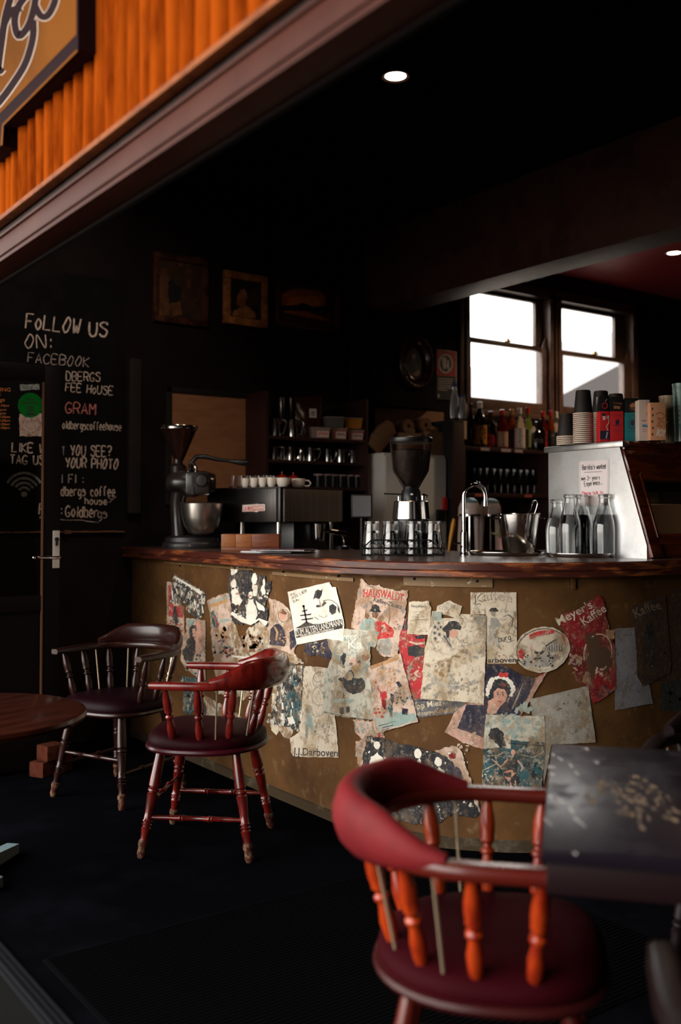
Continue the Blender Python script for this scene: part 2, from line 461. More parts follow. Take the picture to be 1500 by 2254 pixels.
bmf = MB(); bmf.b2((.915, -1.7, 2.07), (.99, 6.2, 2.152), .004); bmf.b2((.908, -1.7, 2.145), (.92, 6.2, 2.152), .002); bmf.b2((.909, -1.7, 2.088), (.918, 6.2, 2.094), .002); bmf.b2((.909, -1.7, 2.07), (.918, 6.2, 2.079), .002)
struct('trim_beam', bmf, beam_m, 'brown painted beam and door track over the opening', 'beam')
struct('trim_soffit', MB().b2((.985, -1.7, 2.062), (1.0, 5.6, 2.19)), soffit_m, 'dark underside of the beam over the opening', 'trim')
tr = MB(); tr.b2((.9, -1.7, -.012), (.96, 5.1, .004))
for dx in (.912, .93, .948): tr.b2((dx - .003, -1.7, .004), (dx + .003, 5.1, .012))
struct('trim_track', tr, M('dark aluminium track', (.008, .008, .01), .55, .2, spec=.1), 'metal door track set in the floor at the opening', 'floor track')
struct('trim_added_eave', MB().b2((-1.3, -3, 3.9), (1.1, 7, 4.0)).b2((-1.34, -3, 3.8), (-1.28, 7, 4.05), .01), dark_wood, 'unseen awning added over the pavement to block the high sky', 'awning')  # unseen awning, added to keep high sky light off floor and seats
struct('wall_light_block', MB().b2((-3.2, -.95, 0), (.94, -.8, 4)), M('dark blocking wall', (.05, .035, .03), .9), 'dark unseen wall added beside the pavement to block light', 'wall')  # unseen wall, added to darken the right end of the counter
# main inner beam, pier, cornice
struct('trim_inner_beam', MB().b2((4.235, -2.6, 2.75), (4.485, 5.6, CZ), .006), red_beam, 'heavy reddish beam under the ceiling in front of the windows', 'beam')
struct('trim_pier', MB().b2((4.29, 5.47, 2.09), (4.815, 5.6, CZ), .004), black_paint, 'dark wall pier carrying the oval picture', 'pier')
struct('trim_cornice', MB().b2((4.485, 5.53, 3.24), (10, 5.6, 3.3), .01).b2((4.485, 5.56, 3.2), (10, 5.6, 3.24), .008), dark_wood, 'dark cornice along the top of the window wall', 'cornice')
# windows: two double hung sashes
def sash_window(nm, x0, x1, gx0, gx1, lx0, lx1):
    z0, z1, zm = 2.14, 3.12, 2.69
    root = tag(MB().b2((x0, 5.56, z0 - .05), (x0 + .035, 5.72, z1)).b2((x1 - .035, 5.56, z0 - .05), (x1, 5.72, z1)).b2((x0, 5.56, z1 - .03), (x1, 5.72, z1)).b2((x0 - .03, 5.53, z0 - .05), (x1 + .03, 5.72, z0 - .01), .004)
        .b2((x0 - .05, 5.575, z0), (x0, 5.6, z1 + .05), .004).b2((x1, 5.575, z0), (x1 + .05, 5.6, z1 + .05), .004).b2((x0 - .05, 5.57, z1), (x1 + .05, 5.6, z1 + .055), .006)
        .build(nm, win_wood), 'brown sash window', 'window', None, 'structure')
    root['label'] = 'left brown sash window nearest the beam' if nm == 'window_1' else 'right brown sash window with a grey roof outside'
    def sash(n, a, b, ga, gb, za, zb, gza, gzb, y):
        m = MB(); m.b2((a, y, za), (ga, y + .035, zb), .003); m.b2((gb, y, za), (b, y + .035, zb), .003); m.b2((ga, y, za), (gb, y + .035, gza), .003); m.b2((ga, y, gzb), (gb, y + .035, zb), .003)
        o = m.build(n, win_wood, root)
        MB().b2((ga - .004, y + .015, gza - .004), (gb + .004, y + .02, gzb + .004)).build('pane', win_glass, o)
        return o
    sash('upper_sash', x0 + .03, x1 - .03, gx0, gx1, zm - .02, z1 - .025, zm + .015, 3.058, 5.64)
    lo = sash('lower_sash', x0 + .03, x1 - .03, lx0, lx1, z0, zm, 2.228, zm - .035, 5.595)
    xm = (x0 + x1) / 2
    MB().box((xm, 5.6, zm + .012), (.05, .03, .012), .003).lathe([(.0, 0), (.012, 0), (.014, .012), (0, .02)], 10, Matrix.Translation((xm, 5.6, zm + .018))).build('latch', M('dull brass', (.3, .2, .08), .4, 1), lo)
    MB().prism([(0, 0), (.05, 0), (.05, .02), (.02, .09), (0, .1)], .02, Matrix.Translation((x1 - .033, 5.62, zm - .01)) @ Matrix.Rotation(PI / 2, 4, 'X') @ Matrix.Diagonal((-1, 1, 1, 1))).build('sash_horn', win_wood, lo)
    return root
sash_window('window_1', 5.2, 6.16, 5.262, 6.035, 5.275, 6.062)
sash_window('window_2', 6.23, 7.22, 6.318, 7.035, 6.318, 7.1)
# roof of the neighbouring house seen through the right window
q1 = on(1, 9.5, 1236, 870); q2 = on(1, 9.5, 1374, 798); k = (q2.z - q1.z) / (q2.x - q1.x)
rf = MB(); rf.prism([(q1.x - 1.5, q1.z - 1.5 * k), (q2.x + 2.5, q2.z + 2.5 * k), (q2.x + 2.5, q1.z - 1.5 * k)], 5, Matrix.Translation((0, 14.5, 0)) @ Matrix.Rotation(PI / 2, 4, 'X'))
tag(rf.build('neighbouring_house', roof_m), 'grey sloping roof of the house outside the right window', 'house', None, 'structure')
# ---------------------------------------------------------------- folding glass door, folded inwards at the left end of the opening
DY = 5.08; pS = on(1, DY, 98, 1000); pE = on(1, DY, 133, 1000); dz = on(1, DY, 115, 806).z
dm = MB(); dm.b2((pS.x, DY, .015), (pE.x, DY + .045, dz), .003); dm.b2((.96, DY, .015), (1.06, DY + .045, dz), .003)
zr = on(1, DY, 60, 838).z
dm.b2((1.06, DY, zr), (pS.x, DY + .045, dz), .003); dm.b2((1.06, DY, .015), (pS.x, DY + .045, .2), .003); dm.b2((1.06, DY, .82), (pS.x, DY + .045, .9), .003)
door = dm.build('door_1', door_m, None, (1.4, DY, 0)); tag(door, 'dark folding glass door standing in front of the chalkboard', 'door', None, 'structure')
MB().b2((1.055, DY + .018, .895), (pS.x + .005, DY + .024, zr + .005)).build('pane', door_glass, door, (1.4, DY, 0))
MB().b2((1.055, DY + .014, .195), (pS.x + .005, DY + .03, .825)).build('lower_panel', door_m, door, (1.4, DY, 0))
bd = MB(); bd.b2((pS.x - .012, DY - .004, .2), (pS.x - .004, DY + .01, zr)).build('glazing_bead', M('brown bead', (.12, .055, .03), .35), door, (1.4, DY, 0))
a = on(1, DY, 116, 1168); b = on(1, DY, 130, 1250); hp = MB(); hp.b2((a.x, DY - .008, b.z), (b.x, DY, a.z), .002)
plate = hp.build('handle_plate', M('satin aluminium', (.75, .68, .62), .4, .6), door, (1.4, DY, 0))
zl = on(1, DY, 100, 1227).z; x1 = (a.x + b.x) / 2; x2 = on(1, DY, 72, 1227).x
MB().tube([(x1, DY - .005, zl), (x1, DY - .05, zl), (x1 - .02, DY - .06, zl), (x2, DY - .06, zl + .002)], .0085, 10).ball((on(1, DY, 66, 1226).x, DY - .06, zl + .002), .009).build('lever', chrome, plate, (1.4, DY, 0))
zk = on(1, DY, 123, 1187).z
MB().lathe([(0, 0), (.011, 0), (.011, .01), (0, .01)], 16, Matrix.Translation((x1, DY - .008, zk)) @ Matrix.Rotation(PI / 2, 4, 'X')).box((x1, DY - .012, zk - .018), (.014, .01, .03), .004).build('keyhole', black_plastic, plate, (1.4, DY, 0))
# ---------------------------------------------------------------- counter
PN = Panel()
def ring_path(r_in, n=18):               # outer outline at distance r_in inside the top's edge
    R = 1.0 - r_in
    pts = [(2.42 + r_in, 5.594)]
    for k in range(n + 1):
        t = PI / 2 * k / n; pts.append((3.42 - R * math.cos(t), 3.5 - R * math.sin(t)))
    pts.append((6.2, 2.5 + r_in)); return pts
inner = [(6.2, 3.5), (3.85, 3.5), (3.35, 4.0), (3.3, 4.35), (2.86, 4.55), (2.86, 5.594)]
counter = thing('bar_counter', 'curved brown bar counter papered with old torn posters', 'counter', (2.5, 3.5, 0))
CO = Vector((2.5, 3.5, 0))
CT = 1.127
MB().prism([(x, y) for x, y in ring_path(.012) + inner], .02, Matrix.Translation((0, 0, CT - .02))).build('worktop', counter_slab_m, counter, CO)
ed = MB()
def sweep(mb, prof, mats_i=0):           # profile (inset, z) swept along the counter's edge
    P = [ring_path(i) for i, z in prof]; n = len(P[0]); k = len(prof); vs = []; fs = []
    for j in range(n):
        for q in range(k): vs.append((P[q][j][0], P[q][j][1], prof[q][1]))
    for j in range(n - 1):
        for q in range(k): q2 = (q + 1) % k; fs.append((j * k + q, (j + 1) * k + q, (j + 1) * k + q2, j * k + q2))
    mb.add(vs, fs)
sweep(ed, [(.03, CT), (.006, CT), (0, CT - .006), (0, CT - .03), (.006, CT - .036), (.006, CT - .056), (.014, CT - .062), (.03, CT - .062)])
ed.build('front_edge', counter_top_m, counter, CO)
pn = MB(); sweep(pn, [(.07, CT - .06), (.09, CT - .06), (.09, .03), (.07, .03)]); pn.build('front_panel', counter_brown, counter, CO)
ps = MB(); sweep(ps, [(.062, .04), (.07, .045), (.09, .03), (.09, 0), (.06, 0)]); ps.build('base_board', scuff, counter, CO)
def pan_box(mb, s0, s1, z0, z1, o, n=6):
    vs = []
    for k in range(n + 1):
        a = s0 + (s1 - s0) * k / n
        for oo, z in ((0, z0), (o, z0), (o, z1), (0, z1)): vs.append(PN.to3(a, z, oo))
    fs = [(j * 4 + q, (j + 1) * 4 + q, (j + 1) * 4 + (q + 1) % 4, j * 4 + (q + 1) % 4) for j in range(n) for q in range(4)] + [(0, 1, 2, 3), (n * 4 + 3, n * 4 + 2, n * 4 + 1, n * 4)]
    mb.add(vs, fs)
flake = M('flaked brown paint', (.15, .085, .03), .6, col2=(.5, .45, .38), scale=38, thr=(.63, .68), detail=8)
for (xa, ya, xb, yb, scr) in ((602, 1258, 780, 1280, ((626, 1259), (747, 1268))), (890, 1267, 1085, 1293, ((914, 1274), (1051, 1279))), (362, 1236, 560, 1256, ((398, 1245), (520, 1251)))):
    s0, z1 = PN.hit(xa, ya); s1, z0 = PN.hit(xb, yb)
    m = MB(); pan_box(m, s0, s1, z0, min(z1, CT - .063), .006); bt = m.build('batten', flake, counter, CO)
    for q in scr:
        p = PN.to3(*PN.hit(*q), .006); MB().ball(p, .006, 10).build('screw', black_matt, bt, CO)
s0, z1 = PN.hit(1258, 1272); s1, z0 = PN.hit(1265, 1296)
m = MB(); pan_box(m, s0, s1, z0, CT - .063, .012); m.build('peg', counter_brown, counter, CO)
# lower working bench behind the counter
bn = thing('work_bench', 'dark lower bench behind the counter carrying the coffee machine', 'bench', (3.3, 5.1, 0))
MB().b2((2.88, 4.56, .9), (3.75, 5.58, .94), .004).build('bench_top', dull_steel, bn, (3.3, 5.1, 0))
MB().b2((2.9, 4.62, 0), (3.73, 5.56, .9)).build('bench_body', black_matt, bn, (3.3, 5.1, 0))
# ================================================================ chairs
red_wood = M('red varnished wood', (.13, .009, .006), .22, spec=.5, col2=(.06, .004, .003), scale=9, stretch=(3, 3, 1), coat=.4)
orange_wood = M('orange red varnished wood', (.29, .029, .004), .28, spec=.35, col2=(.17, .011, .003), scale=9, stretch=(3, 3, 1), coat=.3)
brown_wood = M('red brown worn wood', (.02, .0045, .003), .3, spec=.32, col2=(.014, .004, .003), scale=10, thr=(.4, .6), coat=.3)
worn_tip = M('bare worn leg tip', (.14, .085, .045), .7, spec=.2, col2=(.05, .009, .006), scale=45, thr=(.42, .52))
red_leather = M('dark red leather', (.013, .0008, .002), .5, spec=.06, col2=(.018, .0012, .003), scale=6, bump=.15, bscale=160)
pink_leather = M('matt red leather', (.14, .009, .011), .6, spec=.15, col2=(.1, .006, .008), scale=5, bump=.1, bscale=160)
rod_m = M('brass rod', (.42, .33, .22), .4, .7)
worn_seat = M('dark leather with flaked edge', (.035, .004, .007), .4, col2=(.4, .33, .27), scale=60, thr=(.68, .72))
black_vinyl = M('black vinyl', (.005, .004, .005), .45, spec=.2)
black_wood = M('black stained wood', (.006, .003, .003), .35, spec=.15)
SPIN = [(0, .009), (.04, .012), (.12, .0155), (.25, .017), (.36, .0125), (.42, .0105), (.445, .0165), (.475, .0165), (.5, .0105), (.53, .0105), (.56, .0165), (.59, .0155), (.66, .0175), (.76, .017), (.9, .0125), (1, .010)]
LEG = [(0, .017), (.03, .0175), (.3, .022), (.36, .022), (.375, .016), (.39, .022), (.405, .022), (.42, .016), (.435, .022), (.45, .021), (.6, .0165), (.66, .0165), (.675, .021), (.69, .0145), (.705, .021), (.72, .0145), (.735, .02), (.8, .015), (.84, .015)]
STR = [(0, .007), (.2, .0095), (.32, .0095), (.335, .0135), (.35, .0095), (.365, .0135), (.38, .0095), (.62, .0095), (.635, .0135), (.65, .0095), (.665, .0135), (.68, .0095), (.8, .0095), (1, .007)]
def captain_chair(label, loc, rz, wood, spin_m, seat_m, crest_m, crest='roll', tips=True, group='captain chairs', rods=4, rim_m=None):
    t = thing('captain_chair', label, 'chair', loc, rz, group); SZ = .455; AZ = .665
    # seat: rounded D plan, upholstered, with a rolled front edge
    out = []
    for k in range(40):
        a = 2 * PI * k / 40; c, s_ = math.cos(a), math.sin(a); n = 2.8 if s_ > 0 else 2.2
        out.append((.235 * math.copysign(abs(c) ** (2 / n), c), .225 * math.copysign(abs(s_) ** (2 / n), s_)))
    m = MB(); vs = []; fs = []
    for q, (k, z) in enumerate(((.93, -.052), (.99, -.045), (1.02, -.03), (1.01, -.012), (.95, -.002), (.85, .008), (.6, .014), (.3, .012))):
        for x, y in out: vs.append((x * k, y * k, SZ + z + (.010 * max(0, y / .22) if q > 3 else 0)))
    n = len(out)
    for q in range(7): fs += [(q * n + i, q * n + (i + 1) % n, (q + 1) * n + (i + 1) % n, (q + 1) * n + i) for i in range(n)]
    fs += [tuple(range(n - 1, -1, -1)), tuple(range(7 * n, 8 * n))]
    m.add(vs, fs); seat = m.build('seat', seat_m, t, sharp=60)
    rim = MB(); rim.tube([(x * 1.0, y * 1.0, SZ - .047) for x, y in out], [(.012, .014)] * n, 8, True, up=(0, 0, 1)); rim.build('seat_frame', rim_m or wood, t)
    # arm rail: U shaped
    U = []
    for y in (.165, .105, .045, -.02): U.append((.262, y))
    for k in range(1, 16):
        a = PI * k / 16; U.append((.262 * math.cos(a), -.02 - .237 * math.sin(a)))
    for y in (-.02, .045, .105, .165): U.append((-.262, y))
    w = [1 - .06 * (abs(i - 11)) for i in range(len(U))]
    m = MB(); rr = []
    for i, (x, y) in enumerate(U):
        e = min(i, len(U) - 1 - i); rr.append((.012, .02) if e == 0 else ((.0155, .026) if e < 4 else (.016, .024)))
    m.tube([(x, y, AZ) for x, y in U], rr, 20, up=(0, 0, 1), sq=3.6); m.build('arm_rail', wood, t, sharp=50)
    # crest: a thick raised back rest riding on the rail
    cr = []; cw = []; i0 = 4 if crest == 'roll' else 5
    idx = range(i0, len(U) - i0); L = len(idx)
    for j, i in enumerate(idx):
        x, y = U[i]; u = math.sin(PI * j / (L - 1)); h = .012 + (.042 if crest == 'roll' else .036) * min(1, u * 1.5) ** 1.3; ln = math.hypot(x, y + .02)
        k = 1 + .03 * u / max(ln, .1)
        cr.append((x * k, -.02 + (y + .02) * k, AZ + (.002 + h * .6 if crest == 'roll' else .012 + h * .8)))
        cw.append((h + .006, .018 + (.02 if crest == 'roll' else .002) * u))
    m = MB(); m.tube(cr, cw, 14, up=(0, 0, 1)); m.build('backrest', crest_m, t, sharp=60)
    # spindles
    for i in (1, 3, 6, 9, 13, 16, 19, 21):
        x, y = U[i]; bx, by = x * .78, (y * .78 if y < 0 else y * .85)
        m = MB(); m.turn((bx, by, SZ - .01), (x, y, AZ - .008), SPIN); m.build('spindle', spin_m, t)
    for i in (4.6, 8, 14, 17.4)[:rods]:
        a, f = int(i), i - int(i); x = U[a][0] * (1 - f) + U[a + 1][0] * f; y = U[a][1] * (1 - f) + U[a + 1][1] * f
        m = MB(); m.tube([(x * .8, y * .8, SZ - .03), (x, y, AZ)], .0035, 6); m.build('tension_rod', rod_m, t)
    # legs and stretchers
    tops = {(1, 1): (.15, .15), (-1, 1): (-.15, .15), (1, -1): (.14, -.14), (-1, -1): (-.14, -.14)}
    feet = {k: (.215 * k[0], .213 * k[1] + (.0 if k[1] > 0 else -.0)) for k in tops}
    for k in tops:
        p0 = Vector((*tops[k], SZ - .04)); p1 = Vector((*feet[k], 0))
        m = MB(); m.turn(p0, p1, LEG, 12); lg = m.build('leg', wood, t)
        m = MB(); q = p0 + (p1 - p0) * .835; m.turn(q, p1, [(0, .0148), (.12, .0195), (.28, .0195), (.4, .0155), (.75, .017), (.95, .013), (1, .012)], 12)
        m.build('leg_tip', worn_tip if tips else wood, lg)
    def at(k, f): return Vector((*tops[k], SZ - .04)).lerp(Vector((*feet[k], 0)), f)
    for sx_ in (1, -1):
        m = MB(); m.turn(at((sx_, 1), .64), at((sx_, -1), .64), STR, 10); m.build('stretcher', wood, t)
    m = MB(); m.turn(at((1, 1), .5), at((-1, 1), .5), STR, 10); m.build('stretcher', wood, t)
    return t
captain_chair('glossy red captain chair before the papered counter, facing left', (1.929, 3.577, 0), math.radians(47.3), red_wood, red_wood, red_leather, red_wood, 'roll', rim_m=M('maroon varnished wood', (.04, .004, .007), .28, spec=.35))
captain_chair('dark brown captain chair behind the round table, its curved wooden crest catching light', (1.93, 4.47, 0), math.radians(113.7), brown_wood, brown_wood, M('nearly black red leather', (.007, .0007, .002), .5, spec=.08), brown_wood, 'wood')
captain_chair('large blurred captain chair with padded red leather back pushed to the square table', (1.452, 1.489, 0), math.radians(-137.2), M('deep red brown varnished wood', (.07, .007, .004), .25, spec=.4, coat=.25), orange_wood, M('dark wine red leather', (.022, .0006, .0022), .7, spec=.05), pink_leather, 'roll', rim_m=M('dark maroon wood', (.03, .004, .004), .35, spec=.2))
captain_chair('black captain chair at the far side of the square table, steel shine on its crest', (2.47, 1.52, 0), math.radians(118), black_wood, black_wood, black_vinyl, black_wood, 'wood', False)
captain_chair('black vinyl seated captain chair in the bottom right corner beside the square table', (1.30, .62, 0), math.radians(-49), black_wood, orange_wood, black_vinyl, black_wood, 'wood', False)
# ================================================================ tables
tab_top = M('dark varnished table top worn to bare wood', (.007, .0045, .0075), .3, spec=.07, col2=(.016, .012, .016), scale=9, thr=(.5, .66), rough2=.5, detail=4, bump=.06, bscale=7)
tb = thing('square_table', 'blurred dark square table with worn scratched top at bottom right', 'table', (1.838, 1.138, 0), math.radians(40.9))
MB().box((0, 0, .728), (.81, .81, .024), .004).build('tabletop', tab_top, tb)
class TableTop:
    def hit(s, px, py): p = on(2, .7402, px, py) - tb.location; c, n = math.cos(-tb.rotation_euler.z), math.sin(-tb.rotation_euler.z); return (p.x * c - p.y * n, p.x * n + p.y * c)
    def to3(s, a, b, o): return (a, b, .7402 + o)
s = Sheet(TableTop(), (1150, 1540, 3.157), .0002)
for q in (((210, 375), (225, 392)), ((245, 400), (282, 422)), ((328, 445), (352, 472)), ((368, 500), (397, 526)), ((180, 466), (232, 470)), ((190, 514), (226, 526)), ((438, 335), (460, 350)), ((503, 424), (527, 442)), ((182, 672), (212, 684)), ((240, 685), (297, 722)), ((330, 748), (357, 792)), ((362, 818), (442, 886)), ((153, 822), (207, 878)), ((355, 1060), (380, 1075))):
    s.line([q[0], ((q[0][0] + q[1][0]) / 2, (q[0][1] + q[1][1]) / 2), q[1]], 15, 0, 0, False, .5)
random.seed(11)
for (cx, cy, n_, rx, ry, rot) in ((560, 610, 12, 90, 40, 15), (500, 690, 8, 60, 40, 20), (690, 620, 12, 90, 40, 30), (800, 650, 12, 80, 60, 40), (680, 700, 8, 50, 50, 40), (740, 770, 8, 60, 30, 20), (830, 720, 9, 60, 60, 45), (940, 650, 8, 80, 60, 40), (820, 570, 7, 50, 40, 40), (850, 830, 6, 40, 60, 50), (970, 720, 6, 60, 40, 30), (1040, 800, 5, 60, 40, 30)):
    for _ in range(n_): s.ell((cx + random.uniform(-rx, rx), cy + random.uniform(-ry, ry)), random.uniform(8, 34), random.uniform(5, 15), 1, 1 + random.randint(0, 4), rot + random.uniform(-25, 25), 12, .35)
wm = s.mesh('worn_patch', [M('pale scratches', (.4, .37, .35), .5), M('bare worn wood', (.2, .135, .085), .6, col2=(.02, .014, .014), scale=45, thr=(.46, .56))], None, None, .00003); wm.parent = tb; wm['kind'] = 'stuff'
MB().box((0, 0, .69), (.79, .79, .055), .003).build('apron', M('dark red brown apron', (.008, .0025, .003), .4, spec=.2), tb)
MB().box((0, 0, .36), (.09, .09, .62), .006).build('pedestal', black_matt, tb)
for a in (0, PI / 2):
    MB().box((0, 0, .035), (.62, .07, .05), .008, Matrix.Rotation(a, 4, 'Z')).build('foot', black_matt, tb)
red_top = M('red brown table top', (.04, .008, .003), .3, spec=.3, col2=(.022, .004, .002), scale=5, stretch=(1, 5, 1), coat=.3)
rt = thing('round_table', 'low round red brown table cut off by the left edge', 'table', (.985, 3.655, 0), math.radians(20))
m = MB(); m.lathe([(0, .575), (.40, .575), (.425, .582), (.43, .594), (.425, .606), (.41, .61), (0, .61)], 56); m.build('tabletop', red_top, rt)
MB().lathe([(0, .05), (.05, .05), (.035, .08), (.03, .2), (.03, .5), (.06, .57), (0, .575)], 20).build('pedestal', black_matt, rt)
foot_m = M('pale grey painted foot', (.16, .23, .25), .4, spec=.5)
for a, q in ((math.radians(23), .36), (math.radians(113), .15)):
    m = MB(); m.prism([(-q, 0), (q, 0), (q, .035), (.06, .06), (-.06, .06), (-q, .035)], .05, Matrix.Rotation(a, 4, 'Z') @ Matrix.Translation((0, .025, .004)) @ Matrix.Rotation(PI / 2, 4, 'X')); m.build('foot', foot_m, rt)
# bricks that hold the door
brick_m = M('worn red brick', (.085, .023, .012), .9, spec=.1, col2=(.05, .013, .007), scale=22, bump=.5, bscale=120)
for (px, py, zz, lab, rz) in ((96, 1700, 0, 'lower red brick lying on the floor before the glass door', .5), (112, 1668, .077, 'upper red brick on top of another by the glass door', .3), (130, 1700, 0, 'red brick on the floor half hidden behind the chair leg', .45)):
    p = on(1, 4.99 if zz or px < 100 else 5.02, px, py)
    m = MB(); m.box((0, 0, .038), (.11 if px < 120 else .1, .09, .076), .006); o = m.build('brick', brick_m); o.location = (p.x, p.y, zz); o.rotation_euler = (0, 0, rz)
    tag(o, lab, 'brick', 'bricks by the door')
# ribbed rubber mat
m = MB(); x0, x1, ya, yb = 1.02, 2.6, 1.75, 2.91
m.b2((x0, ya, 0), (x1, yb, .004))
y = ya + .01
while y < yb - .01: m.b2((x0 + .01, y, .004), (x1 - .01, y + .007, .008)); y += .016
mt = m.build('rubber_mat', mat_rub, None, (2.1, 2.05, 0), smooth=False); tag(mt, 'black ribbed rubber mat spread on the floor in front', 'mat')
# ================================================================ things on the bar
RZ = -YAW                                # turned to look out over the bar
glass_m = M('clear glass', (1, 1, 1), .0, trans=1, ior=1.48)
frost_glass = M('scuffed bottle glass', (.93, .95, .95), .06, trans=1, ior=1.45)
water_m = M('water', (.97, .985, 1), 0, trans=1, ior=1.33)
cast_iron = M('black enamel cast iron', (.012, .009, .009), .3, col2=(.028, .02, .018), scale=14, coat=.3)
old_base = M('chipped black paint', (.01, .009, .01), .4, col2=(.17, .13, .1), scale=30, thr=(.63, .68))
hopper_steel = M('brown tinted steel', (.16, .075, .055), .3, .9, col2=(.1, .045, .035), scale=6)
bowl_m = M('brushed bowl steel', (.72, .69, .64), .28, 1)
def bar_at(px, py, z=CT): return on(2, z, px, py)
def L(root): return root
# old cast iron coffee grinder with funnel hopper
g = thing('coffee_grinder', 'old black cast iron grinder with steel funnel at left end of the bar', 'grinder', (2.665, 5.16, CT), RZ)
m = MB(); m.lathe([(0, 0), (.17, 0), (.175, .012), (.17, .03), (.16, .036), (.155, .06), (.13, .07), (.0, .075)], 40, Matrix.Diagonal((1, .62, 1, 1))); m.build('base', old_base, g)
m = MB(); m.tube([(-.075, .03, .06), (-.085, .03, .15), (-.09, .03, .26), (-.075, .02, .34)], [(.05, .065), (.042, .05), (.045, .05), (.05, .06)], 14); m.build('column', cast_iron, g)
m = MB(); RX = Matrix.Rotation(PI / 2, 4, 'Y')
m.lathe([(0, -.13), (.04, -.13), (.055, -.115), (.075, -.08), (.082, -.03), (.082, .03), (.07, .06), (.072, .09), (.05, .15), (0, .155)], 24, Matrix.Translation((-.02, .02, .375)) @ RX); m.lathe([(0, 0), (.045, 0), (.05, .05), (.028, .07), (.026, .1)], 18, Matrix.Translation((-.085, .02, .42)))
m.build('grinding_body', cast_iron, g)
m = MB(); m.box((.045, -.06, .37), (.135, .1, .13), .014); m.lathe([(0, 0), (.035, 0), (.038, .012), (.03, .02), (0, .022)], 20, Matrix.Translation((.07, -.11, .385)) @ Matrix.Rotation(PI / 2, 4, 'X')); m.box((.02, -.112, .36), (.012, .01, .11)); m.build('chute', cast_iron, g)
m = MB(); m.lathe([(.02, .46), (.021, .462), (.021, .5), (.02, .505)], 18, Matrix.Translation((-.08, .02, 0))); m.build('collar', steel, g)
m = MB(); m.lathe([(.022, .5), (.03, .515), (.1, .68), (.106, .69), (.107, .7), (.1, .7), (.028, .52)], 36, Matrix.Translation((-.08, .02, 0))); hp = m.build('hopper', hopper_steel, g)
MB().lathe([(.104, .682), (.109, .684), (.111, .7), (.108, .706), (.1, .706), (.1, .684)], 36, Matrix.Translation((-.08, .02, 0))).build('hopper_rim', steel, hp)
m = MB(); m.tube([(-.005, -.03, .42), (.0, -.03, .49), (.03, -.03, .525), (.08, -.03, .525), (.15, -.03, .508), (.24, -.03, .498)], [.012, .013, .014, .014, .011, .009], 10)
m.tube([(.22, -.03, .5), (.26, -.03, .495), (.3, -.03, .49), (.325, -.03, .488), (.335, -.03, .487)], [.01, .015, .019, .017, .008], 10); m.build('lever', black_plastic, g)
m = MB(); m.tube([(-.015, -.05, .43), (-.005, -.05, .475), (.015, -.05, .485), (.03, -.05, .46), (.03, -.05, .43)], .008, 8); m.build('loop', chrome, g)
b = thing('mixing_bowl', 'brushed steel bowl standing on the old grinder\'s base', 'bowl', Vector((2.665, 5.16, CT + .076)) + Matrix.Rotation(RZ, 3, 'Z') @ Vector((.062, -.045, 0)), RZ)
m = MB(); m.lathe([(0, .001), (.045, 0), (.075, .012), (.098, .05), (.112, .1), (.12, .178), (.124, .182), (.12, .184), (.117, .178), (.109, .1), (.095, .052), (.07, .016), (0, .006)], 40); m.build('bowl', bowl_m, b)
# espresso machine on the work bench
EA = math.radians(19); EC = Vector((2.985, 4.715, .94)); EX = Vector((math.cos(EA), math.sin(EA), 0)); EYv = Vector((-math.sin(EA), math.cos(EA), 0))
em = thing('espresso_machine', 'black and steel espresso machine behind the bar with cups on top', 'coffee machine', EC, EA)
mz = .335; ML, MD = .56, .6
side_m = M('black brushed steel panel', (.03, .028, .027), .25, .9, col2=(.045, .04, .038), scale=4, stretch=(1, 30, 1))
bright_m = M('brushed machine steel', (.5, .46, .42), .42, 1, col2=(.32, .29, .27), scale=5, stretch=(30, 1, .3))
MB().b2((.006, .006, mz), (MD, ML, mz + .2), .006).build('body', black_plastic, em)
MB().b2((0, .03, mz + .004), (.008, ML - .01, mz + .19), .002).build('back_panel', side_m, em)
MB().b2((.03, -.004, mz + .004), (MD, .006, mz + .19), .002).build('side_panel', bright_m, em)
MB().b2((.0, 0, mz), (.03, .03, mz + .2), .01).build('corner_post', black_plastic, em)
m = MB(); m.b2((-.004, -.006, mz + .194), (MD + .005, ML + .005, mz + .2), .002); m.build('cup_tray', dark_wood, em)
for x, y in ((.05, .05), (.55, .05), (.09, .36), (.55, .5)): MB().lathe([(0, 0), (.03, 0), (.03, .012), (.016, .02), (.016, mz)], 16, Matrix.Translation((x, y, 0))).build('leg', steel, em)
MB().b2((.12, .02, .06), (.58, .36, .12), .01).build('drip_tray', dull_steel, em)
MB().b2((.2, .06, .12), (.56, .5, mz), .01).build('lower_body', black_plastic, em)
m = MB(); m.tube([(.55, .03, mz + .02), (.57, -.01, mz - .06), (.58, -.03, mz - .14), (.57, -.03, mz - .2)], .007, 8); m.build('steam_wand', chrome, em)
m = MB(); m.lathe([(0, 0), (.035, 0), (.04, .1), (0, .1)], 18, Matrix.Translation((.4, .03, mz - .11))); m.tube([(.42, .0, mz - .05), (.47, -.04, mz - .06), (.53, -.08, mz - .07)], [.012, .014, .016], 8); m.build('group_head', chrome, em)
class SidePlane:
    def __init__(s, o, u, n): s.o = Vector(o); s.u = u; s.n = n
    def hit(s, px, py):
        d = ray(px, py); p = EYE + d * ((s.o - EYE).dot(s.n) / d.dot(s.n)); return ((p - s.o).dot(s.u), p.z)
    def to3(s, a, b, o): q = s.o + s.u * a + s.n * o; return (q.x, q.y, b)
def attach(o, root):                     # hang a print made in place on a turned thing
    r = root.rotation_euler.z; o.parent = root; o.location = Matrix.Rotation(-r, 3, 'Z') @ (o.location - root.location); o.rotation_euler = (0, 0, -r); return o
sh = Sheet(SidePlane(EC, -EYv, -EX), base=.001)
